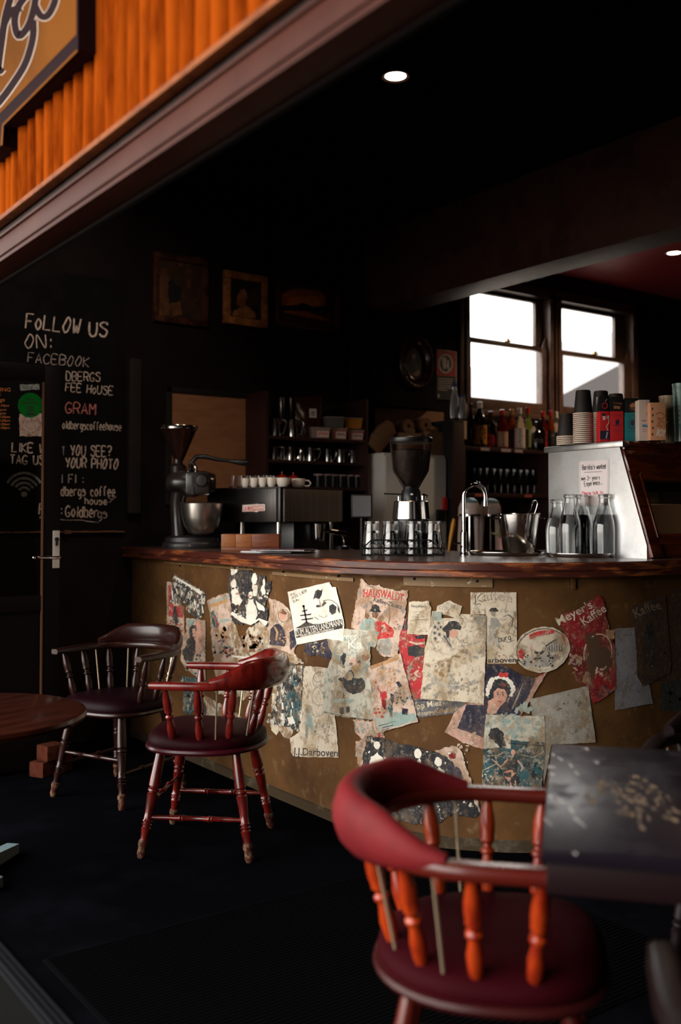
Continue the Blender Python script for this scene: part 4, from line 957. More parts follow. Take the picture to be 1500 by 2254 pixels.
def pa3(s):
    s.poly([(945, 300), (1322, 340), (1318, 635), (935, 608)], 0, 0); s.poly([(955, 380), (1050, 345), (1200, 355), (1250, 400), (1240, 460), (950, 455)], 1, 2, 8); s.poly([(1000, 410), (1180, 390), (1220, 440), (1210, 465), (1000, 460)], 2, 3, 8)
    s.poly([(950, 455), (1000, 460), (1060, 455), (1085, 440), (1120, 445), (1150, 465), (1310, 465), (1312, 495), (950, 490)], 3, 5, 4); s.poly([(980, 490), (1120, 492), (1220, 530), (1300, 565), (1150, 540), (980, 505)], 1, 4, 5)
framed('dark sunset landscape painting, right on the back wall', 3.499, 4.02, 2.579, 2.887, .03, dark_frame, [oil('umber oil paint', (.035, .014, .008), (.08, .025, .01)), oil('sunset oil paint', (.6, .15, .03), (.35, .08, .02)), oil('orange oil paint', (.85, .26, .05), (.55, .14, .03)), black_matt], pa3)
# oval picture on the pier
ov = thing('oval_picture', 'oval picture in an ornate dark frame on the pier', 'picture', (4.61, 5.47, 2.42), 0); EY = 5.47
TO = Matrix.Translation((0, 0, 0)) @ Matrix.Rotation(PI / 2, 4, 'X') @ Matrix.Diagonal((.80, 1.02, 1, 1))
MB().lathe([(.1, .0), (.19, 0), (.195, .012), (.18, .026), (.16, .022), (.145, .034), (.13, .022), (.12, .008), (.1, .006)], 48, TO).build('frame', M('dark gilt carved wood', (.035, .014, .008), .3, .3, col2=(.2, .08, .03), scale=34, thr=(.56, .66), coat=.4), ov)
om = MB(); om.tube([(.80 * .178 * math.cos(2 * PI * k / 72), -.022, 1.02 * .178 * math.sin(2 * PI * k / 72)) for k in range(72)], [(.012, .010, .006)[k % 3] for k in range(72)], 8, True)
om.build('beading', dark_frame, ov)
s = Sheet(PlaneY(EY), (760, 720, 3.26), .003)
s.ell((480, 265), 80, 125, 0); s.poly([(470, 230), (500, 215), (510, 260), (535, 310), (530, 370), (470, 380), (455, 330), (480, 290)], 1, 2, 5); s.ell((492, 210), 15, 20, 2, 3); s.ell((425, 295), 22, 16, 3, 3, 0, 18, .3); s.poly([(470, 340), (535, 300), (530, 370), (465, 375)], 2, 4, 5); s.mesh('painting', [oil('blue black oil paint', (.02, .018, .02), (.05, .05, .055)), oil('greenish oil paint', (.1, .1, .07), (.04, .04, .03), 14), oil('cream oil paint', (.4, .28, .18), (.2, .12, .07), 14), oil('copper oil paint', (.28, .09, .03), (.12, .04, .02))], ov)
# chalkboard
cb = thing('chalkboard', 'large black chalkboard with handwritten social media and wifi notes', 'chalkboard', (2.06, 5.6, 1.22)); board_m = M('black chalkboard', (.005, .005, .0055), .85, spec=.15, col2=(.009, .009, .009), scale=5)
MB().b2((1.2, 5.578, 1.222), (2.435, 5.598, 2.72)).build('board', board_m, cb, cb.location)
m = MB(); x = 1.2
while x < 2.43: w_ = random.uniform(.02, .05); m.b2((x, 5.574, 1.216 + random.uniform(-.002, .002)), (x + w_, 5.6, 1.222 + random.uniform(0, .003))); x += w_
m.build('raw_edge', M('chipped board edge', (.26, .11, .05), .8), cb, cb.location)
chalk = M('white chalk', (.85, .72, .64), .9, spec=.1, col2=(.45, .36, .32), scale=60, thr=(.5, .62)); chalk_r = M('red chalk', (.85, .3, .26), .9, spec=.1, col2=(.45, .16, .14), scale=60, thr=(.5, .62)); chalk_g = M('thin grey chalk', (.6, .52, .5), .9, spec=.1, col2=(.3, .26, .25), scale=60, thr=(.45, .6)); chalk_b = M('blue grey chalk', (.4, .46, .45), .9, spec=.1, col2=(.2, .23, .23), scale=60, thr=(.5, .62))
s = Sheet(PlaneY(5.578), (0, 620, 3.125), .0006)
for tx, a, b, h, w_, mi in (('FoLLOW', (175, 316), (545, 358), 100, 12, 0), ('US', (612, 368), (735, 376), 92, 13, 0), ('ON:', (172, 455), (350, 455), 90, 9, 0), ('FACEBOOK', (190, 552), (610, 588), 66, 7, 3), ('DBERGS', (455, 678), (688, 686), 58, 7, 0), ('FEE HoUSE', (450, 752), (775, 780), 56, 7, 0), ('GRAM', (450, 902), (655, 915), 72, 8, 1),
                            ('oldbergscoffeehouse', (430, 1010), (832, 1024), 52, 6.5, 0), ('LIKE W', (82, 1170), (305, 1178), 62, 9, 0), ('TAG US', (70, 1250), (302, 1258), 60, 9, 0), ('T', (428, 1192), (445, 1192), 55, 7, 3), ('YOU SEE?', (485, 1195), (765, 1200), 68, 8.5, 0), ('YOUR PHOTO', (450, 1276), (810, 1290), 66, 9.5, 0), ('I FI :', (420, 1383), (572, 1384), 58, 8, 3),
                            ('dbergs coffee', (420, 1470), (790, 1474), 62, 8.5, 0), ('house', (585, 1530), (735, 1532), 44, 8, 0), ('F', (268, 1600), (300, 1602), 74, 10, 0), (':', (416, 1600), (424, 1600), 62, 8, 0), ('Goldber', (450, 1612), (670, 1622), 72, 9, 0), ('gs', (672, 1622), (735, 1624), 60, 7, 3)): s.hand(tx, a, b, h, w_, mi, 0, .2)
s.line([(272, 1622), (300, 1620)], 8, 0); s.line([(415, 1636), (470, 1640), (560, 1640), (600, 1648), (680, 1656)], 5, 3, 0, None, .6); s.line([(740, 1480), (770, 1500), (800, 1478)], 6, 3); s.line([(750, 1520), (780, 1495), (770, 1470)], 5, 3)
for r in (44, 74, 104, 138): s.ring((165, 1462), r * .98, r * 1.06, 16, 2, 0, 0, 212 + (0 if r > 100 else 6), 328)
s.ell((165, 1462), 21, 19, 2)
s.poly([(137, 706), (272, 706), (272, 742), (140, 748)], 2, 0, 3, 12)
s.poly([(132, 910), (285, 905), (288, 1062), (135, 1064)], 0, 0, 3, 14)
for r, mi in ((70, 1), (56, 2), (44, 0), (33, 1), (20, 3)): s.ring((211, 985), r, r * 1.02, 5, mi, 2, 0)
s.mesh('chalk_writing', [chalk, chalk_r, chalk_b, chalk_g], cb)
o = MB().b2((on(1, 5.6, 137, 1170).x, 5.56, on(1, 5.6, 137, 1175).z), (on(1, 5.6, 151, 1170).x, 5.6, on(1, 5.6, 137, 1167).z)).build('support_block', M('raw wood block', (.12, .06, .035), .7), cb, cb.location)
tag(MB().b2((2.45, 5.55, 1.327), (2.525, 5.6, 2.257), .004).build('timber_plank', M('dull brown board', (.02, .012, .01), .8, col2=(.014, .009, .007), scale=6), None, (2.49, 5.6, 1.33)), 'dull brown vertical plank on the wall beside the chalkboard', 'plank')
# lettering and stickers on the door's glass
doorL = Vector((1.4, DY, 0)); s = Sheet(PlaneY(DY + .018), (0, 0, 1), .0008); orange_p = M('orange window lettering', (.55, .17, .04), .6); green_p = M('bright green sticker', (.002, .12, .012), .7, spec=.1)
s.text('TRADING', (-36, 861), (23, 862), 8.5, 0); s.text('HOURS', (-42, 871), (1, 872), 7.5, 0); s.text('Goldbergs', (-44, 883), (11, 884), 8, 0, 0, .3)
for tx, x, y in (('7am - 4:30pm', 20, 895), ('8am - 3pm', 14, 904), ('8am - 3pm', 13, 912), ('7am - 9:30pm', 22, 920), ('7am - 9:30pm', 22, 928), ('7am - 9:30pm', 21, 936), ('7am - 9:30pm', 21, 944)): s.text(tx, (x - 46, y), (x, y), 5, 0)
o = s.mesh('opening_hours', [orange_p], None, None, .0001); o.parent = door; o.location = o.location - doorL
s = Sheet(PlaneY(DY + .018), (0, 820, 5), .0008); s.ell((333, 360), 137, 137, 0, 0, 0, 48)
s.text("We're", (290, 308), (378, 308), 26, 1, 3, bold=.02); s.text('delivered by', (238, 345), (430, 345), 26, 1, 3, bold=.02); s.text('Uber', (298, 395), (376, 395), 28, 1, 3, bold=.03); s.text('Eats', (298, 428), (376, 428), 28, 1, 3, bold=.03); s.poly([(287, 446), (386, 446), (386, 470), (287, 470)], 1, 3)
o = s.mesh('round_sticker', [green_p, dark_ink], None, None, .0001); o.parent = door; o.location = o.location - doorL; o['label'] = 'round green delivery sticker on the door glass'
# plywood panel
ply = M('plain plywood', (.42, .19, .09), .6, col2=(.34, .15, .07), scale=4, stretch=(1, 1, 5))
t = thing('plywood_panel', 'plain plywood panel in a black frame behind the coffee machine', 'panel', (3.03, 5.6, 1.4))
MB().b2((2.74, 5.585, 1.4), (3.31, 5.6, 2.075)).build('sheet', ply, t, t.location)
MB().b2((2.705, 5.575, 1.38), (2.74, 5.6, 2.11), .003).b2((2.705, 5.575, 2.075), (3.34, 5.6, 2.11), .003).b2((3.31, 5.575, 1.38), (3.34, 5.6, 2.11), .003).build('frame', black_matt, t, t.location)
# wall shelves
shelf_m = M('dark red stained shelf', (.035, .01, .009), .5)
SY = 5.33; z1 = on(1, SY, 700, 964).z; z2 = on(1, SY, 700, 1015).z; z3 = on(1, SY, 700, 1072).z; xa, xb = on(1, SY, 592, 1000).x, on(1, SY, 806, 1000).x
t = thing('wall_shelf', 'dark red wall shelves of jugs and tubs behind the bar', 'shelf', ((xa + xb) / 2, 5.6, z3))
for z in (z1, z2, z3): MB().b2((xa, SY, z - .02), (xb, 5.6, z), .002).build('shelf_board', shelf_m, t, t.location)
for x in (xa - .02, xb): MB().b2((x, SY, 1.49 if x < xb else .96), (x + .02, 5.6, 2.1), .002).build('side_board', shelf_m, t, t.location)
MB().b2((xa, 5.59, 1.49), (xb, 5.6, 2.09)).build('back_board', black_matt, t, t.location)
def jug(lab, loc, r, h, grp, rz=RZ):
    t = thing('milk_jug', lab, 'jug', loc, rz, grp)
    MB().lathe([(0, 0), (r, 0), (r * 1.02, .006), (r * .93, h * .6), (r * .82, h), (r * .78, h), (r * .88, h * .6), (r * .95, .01), (0, .008)], 24).build('body', steel, t)
    MB().tube([(r * .82, 0, h * .93), (r + .03, 0, h * .92), (r + .04, 0, h * .75), (r + .02, 0, h * .2), (r * .95, 0, h * .14)], .0045, 8).build('handle', steel, t); return t
def sp(px, y, z): p = on(1, y, px, 1000); return Vector((p.x, y, z))
jug('large steel milk jug at the left end of the top shelf', sp(605, 5.42, z1), .036, .118, 'large milk jugs on the top shelf'); jug('large steel milk jug second on the top shelf', sp(644, 5.42, z1), .036, .118, 'large milk jugs on the top shelf')
small = None
for k, px in enumerate((603, 620, 640, 662, 684, 722, 750, 776)):
    v = sp(px, 5.42 if k % 2 == 0 else 5.46, z2); lab = 'small steel milk jug, %s from the left on the second shelf' % ('first', 'second', 'third', 'fourth', 'fifth', 'sixth', 'seventh', 'eighth')[k]
    if small is None: small = jug(lab, v, .029, .092, 'small milk jugs on the second shelf')
    else: dup(small, v, RZ + random.uniform(-.5, .5), lab)
mug = None; mg_m = M('black glazed mug', (.01, .009, .009), .25); pale = M('pale glaze rim', (.5, .38, .36), .3)
for k, px in enumerate((702, 719, 735, 752, 769, 786)):
    v = sp(px, 5.43, z3); lab = 'black mug with pale rim, %s in the row on the lowest shelf' % ('first', 'second', 'third', 'fourth', 'fifth', 'last')[k]
    if mug is None:
        mug = thing('mug', lab, 'mug', v, 0, 'mugs on the lowest shelf'); MB().lathe([(0, 0), (.03, 0), (.033, .08), (0, .08)], 20).build('body', mg_m, mug); MB().lathe([(.027, .08), (.034, .08), (.035, .086), (.033, .09), (.027, .09)], 20).build('rim', pale, mug)
    else: dup(mug, v, None, lab)
tag(MB().lathe([(0, 0), (.07, 0), (.07, .26), (.065, .27), (0, .272)], 28).build('canister', M('glossy black tin', (.02, .015, .015), .18, .6)), 'tall glossy black canister at the back of the top shelf', 'canister').location = sp(622, 5.5, z1)
bg_ = thing('coffee_bag', 'brown plastic coffee bag with small white label on the top shelf', 'bag', sp(678, 5.47, z1), -.25)
m = MB(); vs = []; fs = []; n = 14
for q, (z, w_, d_) in enumerate(((0, .095, .05), (.05, .105, .055), (.15, .1, .045), (.22, .1, .02), (.26, .105, .006), (.285, .11, .002))):
    for k in range(n): a = 2 * PI * k / n; vs.append((w_ * math.cos(a) * (1 + .04 * math.sin(5 * a + q)), d_ * math.sin(a), z + .012 * math.cos(a) * q / 5))
for q in range(5): fs += [(q * n + k, q * n + (k + 1) % n, (q + 1) * n + (k + 1) % n, (q + 1) * n + k) for k in range(n)]
fs.append(tuple(range(n))); m.add(vs, fs); m.build('bag', M('brown shiny plastic', (.05, .015, .01), .18, spec=.7, bump=.4, bscale=14), bg_)
MB().box((.018, -.05, .17), (.05, .003, .06)).build('label', white_enamel, bg_); MB().box((.018, -.0518, .175), (.024, .001, .008)).box((.018, -.0518, .16), (.02, .001, .006)).build('label_print', dark_ink, bg_)
def tub(lab, px0, px1, z, h, colr, label_, y=5.4):
    a, b = sp(px0, y, z), sp(px1, y, z); w_ = (b - a).length; t = thing('food_tub', lab, 'tub', (a + b) / 2, RZ * .5, 'plastic tubs on the top shelf')
    bm = MB(); vs = [(sx_ * w_ / 2 * k, sy_ * .05 * k, zz) for zz, k in ((0, .86), (h, 1)) for sx_, sy_ in ((-1, -1), (1, -1), (1, 1), (-1, 1))]; bm.add(vs, [(3, 2, 1, 0), (4, 5, 6, 7)] + [(i, (i + 1) % 4, 4 + (i + 1) % 4, 4 + i) for i in range(4)]); bm.build('tub', colr, t)
    MB().box((0, 0, h + .003), (w_ * 1.03, .104, .006), .002).build('lid', M('clear lid', (.35, .3, .28), .15), t)
    if label_:
        MB().box((w_ * .1, -.0505, h * .42), (w_ * .62, .002, h * .62), 0).build('label', M('pale label', (.75, .52, .47), .6), t)
        mb = MB(); 
        for k in range(5): mb.box((w_ * (.1 - .2 + .1 * k), -.052, h * (.45 + .05 * (k % 2))), (w_ * .05, .001, h * .2), 0, Matrix.Rotation(0, 4, 'Y'))
        mb.build('label_writing', label_, t)
tb_m = M('milky plastic', (.3, .22, .2), .3); tb_p = M('pinkish tub contents', (.4, .17, .13), .4)
tub('low plastic tub with red written label, first in the lower row', 684, 720, z1, .068, tb_m, red_ink); tub('low plastic tub with black written label, second in the lower row', 727, 757, z1, .072, tb_p, dark_ink); tub('low plastic tub with black written label, last in the lower row', 763, 794, z1, .066, tb_p, dark_ink)
tub('grey clear tub stacked on the lower tubs', 716, 751, z1 + .082, .062, M('grey clear plastic', (.12, .11, .1), .15), None); tub('tub of orange powder stacked at the right of the top shelf', 757, 791, z1 + .08, .066, M('orange powder in plastic', (.5, .2, .03), .3), None)
# small loudspeaker on the wall with its cable
t = thing('wall_speaker', 'small black loudspeaker high on the back wall', 'speaker', (4.16, 5.6, 2.6)); MB().b2((4.09, 5.5, 2.6), (4.235, 5.6, 2.76), .008).build('cabinet', black_plastic, t, t.location); m = MB(); m.lathe([(0, 0), (.05, 0), (.052, .004), (.03, .002), (0, .006)], 24, Matrix.Translation((4.16, 5.498, 2.665)) @ Matrix.Rotation(PI / 2, 4, 'X')); m.build('cone', black_matt, t, t.location)
MB().tube([(4.13, 5.59, 2.6), (4.128, 5.594, 2.4), (4.13, 5.594, 2.1)], .004, 6).build('cable', black_plastic, t, t.location)
# recess under the pier, boxes and white appliance
tag(MB().b2((4.34, 5.57, .9), (4.97, 5.598, 2.088)).build('backing_board', M('light brown board', (.42, .22, .12), .7, col2=(.34, .17, .09), scale=5), None, (4.65, 5.6, .9)), 'light brown board on the wall under the pier', 'board')
FY = 5.22; fx0 = on(1, FY, 848, 1000).x; fx1 = on(1, FY, 984, 1000).x; zt = on(1, FY, 915, 999).z; fcx = (fx0 + fx1) / 2; hw = (fx1 - fx0) / 2
fr = thing('white_cabinet', 'white cabinet behind the bean grinder', 'cabinet', (fcx, FY, 0))
MB().b2((-hw, .015, 0), (hw, .34, zt), .006).build('body', white_paint, fr); MB().b2((-hw + .006, 0, .3), (hw - .006, .014, zt - .02), .005).build('door', white_paint, fr); MB().box((hw - .07, -.012, zt - .42), (.07, .02, .08), .004).build('control_box', black_plastic, fr); MB().box((hw - .03, -.014, zt - .34), (.035, .02, .09), .003).build('red_tag', tin_red, fr)
card = M('brown cardboard', (.24, .12, .065), .8, col2=(.19, .09, .048), scale=6)
def on_fr(x, y): return fr.location + Vector((x, y + .18, zt))
for x, w_, h_, lab, y in ((.03, .2, .15, 'brown cardboard box left on the white cabinet', .0), (.22, .15, .17, 'brown cardboard box right on the white cabinet', -.02)):
    t = thing('cardboard_box', lab, 'cardboard box', on_fr(x, y), 0, 'cardboard boxes on the white cabinet'); MB().box((0, 0, h_ / 2), (w_, .2, h_)).build('box', card, t); MB().box((-w_ * .3, -.1, h_ + .012), (w_ * .5, .004, .03), 0, Matrix.Rotation(.2, 4, 'Y')).build('flap', card, t)
for x, lab, h_ in ((.04, 'roll of brown paper on the left cardboard box', .15), (.2, 'roll of brown paper on the right cardboard box', .17)):
    o = MB().lathe([(.015, -.05), (.05, -.05), (.05, .05), (.015, .05), (.015, -.05)], 20, Matrix.Rotation(PI / 2, 4, 'X')).build('paper_roll', card); o.location = on_fr(x, 0) + Vector((0, 0, h_ + .05)); tag(o, lab, 'paper roll')
m = MB(); m.tube([(-.19, 0, .02), (-.16, 0, .07), (-.1, 0, .13), (-.05, 0, .17), (-.03, 0, .165)], [(.02, .06), (.035, .07), (.045, .07), (.04, .06), (.01, .04)], 10, up=(0, 1, 0)); o = m.build('folded_sack', M('tan sacking', (.2, .1, .05), .9, bump=.5, bscale=20)); o.location = on_fr(-.09, -.06) + Vector((0, 0, .01)); tag(o, 'folded tan sack leaning at the left of the cardboard boxes', 'sack')
# red and navy licence sign
t = thing('warning_sign', 'red and navy warning sign with white ring beside the window', 'sign', (5.02, 5.6, 2.37)); MB().b2((4.922, 5.592, 2.19), (5.122, 5.6, 2.562), .001).build('plate', white_enamel, t, t.location)
s = Sheet(PlaneY(5.592), (760, 720, 3.26), .0006); s.poly([(658, 160), (798, 178), (796, 355), (657, 345)], 0); s.poly([(657, 345), (796, 355), (796, 525), (655, 518)], 1); s.ring((722, 262), 47, 64, 11, 2, 3); s.ell((722, 262), 42, 58, 1, 2)
s.poly([(700, 225), (722, 218), (728, 250), (722, 300), (706, 300), (698, 260)], 2, 4, 2); s.ell((714, 222), 8, 9, 2, 5); s.poly([(732, 235), (746, 240), (748, 300), (734, 300)], 2, 4, 2); s.line([(690, 215), (752, 312)], 9, 2, 6)
for k, y in enumerate((368, 384, 400, 416, 432, 446)): s.line([(668, y), (672 + (105, 98, 106, 90, 104, 60)[k], y + 8)], 5, 2, 3)
s.ell((672, 492), 8, 10, 2, 3, 0, 12, .3); s.mesh('print', [M('red sign paint', (.5, .03, .03), .45), M('navy sign paint', (.02, .018, .03), .5), white_enamel], t)
# downlights
for (x, y), lab in (((2.81, 3.469), 'round downlight lit in the black ceiling above the bar'), ((6.41, 4.58), 'round downlight lit in the red ceiling at the right edge')):
    t = thing('ceiling_light', lab, 'downlight', (x, y, CZ), 0, 'ceiling downlights')
    MB().lathe([(.05, -.002), (.062, -.006), (.066, 0), (.05, 0), (.05, -.002)], 36).build('trim_ring', M('dull brass ring', (.2, .1, .06), .4, .5), t); MB().lathe([(0, -.001), (.051, -.001), (.051, .0), (0, 0)], 36).build('lamp_face', white_em, t)
    ld = bpy.data.lights.new('downlight', 'SPOT'); ld.energy = 30 if x < 4 else 70; ld.color = (1, .68, .42); ld.spot_size = 2.2 if x < 4 else 2.6; ld.spot_blend = .7; ld.shadow_soft_size = .05; lo = bpy.data.objects.new('downlight_beam', ld); COL.objects.link(lo); lo.parent = t; lo.location = (0, 0, -.03)
# added ceiling spotlight, out of sight, to brighten the chalkboard
t = thing('added_spotlight', 'small black ceiling spotlight, unseen, added to brighten the chalkboard', 'spotlight', (1.75, 4.05, CZ))
q = Vector((2.05, 5.58, 1.95)) - Vector((1.75, 4.05, CZ - .1)); Q = Matrix.Translation((0, 0, -.1)) @ q.to_track_quat('Z', 'Y').to_matrix().to_4x4()
MB().lathe([(0, 0), (.03, 0), (.03, .01), (.008, .014), (.008, .07), (0, .07)], 16, Matrix.Translation((0, 0, -.07))).build('stem', black_matt, t)
MB().lathe([(0, -.05), (.03, -.05), (.035, .03), (.033, .03), (.028, -.02), (0, -.02)], 20, Q).build('head', black_matt, t); MB().lathe([(0, .0), (.028, .0)], 20, Q).build('lamp_face', white_em, t)
ld = bpy.data.lights.new('spotlight', 'SPOT'); ld.energy = 34; ld.color = (1, .78, .62); ld.spot_size = 1.75; ld.spot_blend = 1.0; ld.shadow_soft_size = .04; lo = bpy.data.objects.new('added_spot_beam', ld); COL.objects.link(lo); lo.parent = t; lo.location = Q @ Vector((0, 0, .035)); lo.rotation_euler = q.to_track_quat('-Z', 'Y').to_euler()
ld = bpy.data.lights.new('added case spotlight', 'SPOT'); ld.energy = 45; ld.color = (1, .5, .22); ld.spot_size = .36; ld.spot_blend = .6; ld.shadow_soft_size = .03  # added spotlight outside the view, warms the front of the cake case
t = thing('added_spotlight', 'small black ceiling spotlight, unseen, added to warm the cake case', 'spotlight', (4.6, 1.3, CZ)); q = Vector((3.85, 2.65, 1.48)) - Vector((4.6, 1.3, CZ - .1)); Q = Matrix.Translation((0, 0, -.1)) @ q.to_track_quat('Z', 'Y').to_matrix().to_4x4()
MB().lathe([(0, 0), (.03, 0), (.03, .01), (.008, .014), (.008, .07), (0, .07)], 16, Matrix.Translation((0, 0, -.07))).build('stem', black_matt, t)
MB().lathe([(0, -.05), (.03, -.05), (.035, .03), (.033, .03), (.028, -.02), (0, -.02)], 20, Q).build('head', black_matt, t)
lo = bpy.data.objects.new('added_spot_beam', ld); COL.objects.link(lo); lo.parent = t; lo.location = Q @ Vector((0, 0, .035)); lo.rotation_euler = q.to_track_quat('-Z', 'Y').to_euler()
# ================================================================ back bar under the windows
BY = 5.2; zs = on(1, BY, 1100, 986).z; zl = on(1, BY, 1100, 1086).z; xl = on(1, BY, 1026, 986).x; xr = on(1, BY, 1212, 990).x
bb_ = thing('back_bar', 'dark back bar shelves with bottles and glasses below the windows', 'shelf', ((xl + xr) / 2, 5.6, 0)); o0 = bb_.location
for z in (zs, zl, .95): MB().b2((xl, BY, z - .03), (xr, 5.58, z), .003).build('shelf_board', shelf_m, bb_, o0)
for x in (xl - .03, xr): MB().b2((x, BY, 0), (x + .03, 5.58, zs + .005), .003).build('side_board', shelf_m, bb_, o0)
MB().b2((xl, BY + .02, 0), (xr, 5.58, .92)).build('lower_cupboard', black_matt, bb_, o0); MB().b2((xl, 5.56, .95), (xr, 5.58, zs)).build('back_board', black_matt, bb_, o0)
for a, b, z, mm in ((1059, 1078, zs, pale), (1104, 1125, zs, pale), (1134, 1151, zs, pale), (1046, 1062, zl, M('pink shelf label', (.5, .12, .11), .6)), (1155, 1171, zl, M('pink shelf tag', (.45, .1, .09), .6))):
    MB().b2((on(1, BY, a, 986).x, BY - .002, z - .026), (on(1, BY, b, 986).x, BY, z - .004)).build('shelf_label', mm, bb_, o0)
struct('trim_ledge', MB().b2((5.15, 5.575, 1.9), (6.9, 5.6, 2.11)), M('cream painted boards under the windows', (.5, .36, .27), .5), 'cream painted boards between window and back bar', 'trim')
def bottle(lab, px, y, yt, r, colr, cap, lab_m=None, sh=.58, z=None, lz=(.12, .52), alpha_glass=False):
    p = on(1, y, px, 985); z = zs if z is None else z; D = Vector((p.x, y, 0)).dot(_Fw); H_ = EYE.z + (1140 - yt) / F_PX * D - z
    t = thing('bottle', lab, 'bottle', (p.x, y, z), RZ, 'bottles on the back bar'); n_ = r * .34
    MB().lathe([(0, 0), (r * .94, 0), (r, .006), (r, H_ * sh), (r * .8, H_ * (sh + .09)), (n_, H_ * (sh + .2)), (n_, H_ * .88), (0, H_ * .88)], 22).build('glass', colr, t)
    MB().lathe([(n_ * 1.15, H_ * .86), (n_ * 1.2, H_ * .99), (n_ * .9, H_), (0, H_)], 16).build('cap', cap, t)
    if lab_m: MB().lathe([(r + .0006, H_ * lz[0]), (r + .0008, H_ * lz[0]), (r + .0008, H_ * lz[1]), (r + .0006, H_ * lz[1])], 22).build('label', lab_m, t)
bk = M('black bottle glass', (.008, .005, .004), .1, coat=.5); bred = M('deep red spirit', (.14, .006, .004), .08, trans=.5); clear_b = M('clear spirit glass', (.95, .97, .97), .03, trans=.95); green_b = M('pale green bottle', (.3, .5, .12), .05, trans=.8); amber = M('amber spirit', (.32, .06, .01), .06, trans=.6)
redcap = M('red bottle cap', (.5, .02, .015), .25); whitecap = M('white bottle cap', (.75, .72, .68), .3); goldcap = M('gold bottle cap', (.5, .3, .08), .3, .5)
lb_c = M('cream bottle label', (.5, .3, .2), .6, col2=(.4, .2, .14), scale=40); lb_o = M('orange bottle label', (.5, .2, .03), .5, col2=(.05, .02, .01), scale=30, thr=(.5, .55)); lb_w = M('white bottle label', (.66, .55, .5), .5, col2=(.5, .12, .1), scale=30, thr=(.6, .66)); lb_d = M('dark bottle label', (.03, .03, .035), .5, col2=(.3, .25, .22), scale=50, thr=(.58, .64)); lb_g = M('pale green label', (.4, .45, .25), .5, col2=(.15, .25, .06), scale=30, thr=(.58, .64)); lb_r = M('red bottle label', (.4, .015, .02), .5, col2=(.02, .01, .01), scale=24, thr=(.5, .55))
bottle('slim black bottle at the left end of the back bar', 1037, 5.4, 887, .03, bk, bk); bottle('broad black bottle with white cap and orange label', 1057, 5.34, 884, .052, bk, whitecap, lb_o, .6, lz=(.08, .5)); bottle('dark bottle with red label behind the first few', 1081, 5.36, 905, .04, bk, M('wine cap', (.14, .01, .015), .3), lb_r, .62, lz=(.04, .38))
bottle('red spirit bottle with cream label', 1106, 5.32, 901, .044, bred, redcap, lb_c, .6, lz=(.06, .44)); bottle('gold capped bottle with dark label', 1127, 5.38, 901, .04, amber, goldcap, lb_d, .6); bottle('clear spirit bottle with white label and cap', 1145, 5.3, 898, .04, clear_b, whitecap, lb_w, .6, lz=(.05, .52)); bottle('green bottle with red cap and pale label', 1163, 5.38, 896, .034, green_b, redcap, lb_g, .6, lz=(.1, .5))
bottle('red capped bottle right of the green one', 1196, 5.42, 905, .036, bred, redcap, lb_r, .6); bottle('bottle with red and gold cap near the right end', 1213, 5.4, 903, .034, amber, redcap, lb_d, .6); bottle('bottle with white cap nearest the paper cups', 1226, 5.48, 906, .034, clear_b, whitecap, lb_d, .6)
bottle('black beer bottle before the back bar at right', 1183, 5.24, 928, .045, bk, bk, lb_d, .55, lz=(.25, .4)); bottle('black slim necked bottle leaning next to the paper cups', 1193, 5.23, 922, .03, bk, bk)
cupw_ = None
for k, px in enumerate((1046, 1060, 1074, 1090, 1104, 1118, 1133, 1148, 1162, 1176)):
    v = Vector((on(1, 5.36, px, 1080).x, 5.36, zl)); lab = 'stemmed glass, %s in the dim row on the back bar' % ('first', 'second', 'third', 'fourth', 'fifth', 'sixth', 'seventh', 'eighth', 'ninth', 'last')[k]
    if cupw_ is None:
        o = MB().lathe([(0, 0), (.034, 0), (.034, .002), (.005, .006), (.004, .07), (.02, .085), (.034, .12), (.032, .19), (.0305, .19), (.032, .12), (.018, .088), (0, .08)], 20).build('wine_glass', glass_m); o.location = v; tag(o, lab, 'glass', 'glasses on the back bar'); cupw_ = o
    else: dup(cupw_, v, None, lab)
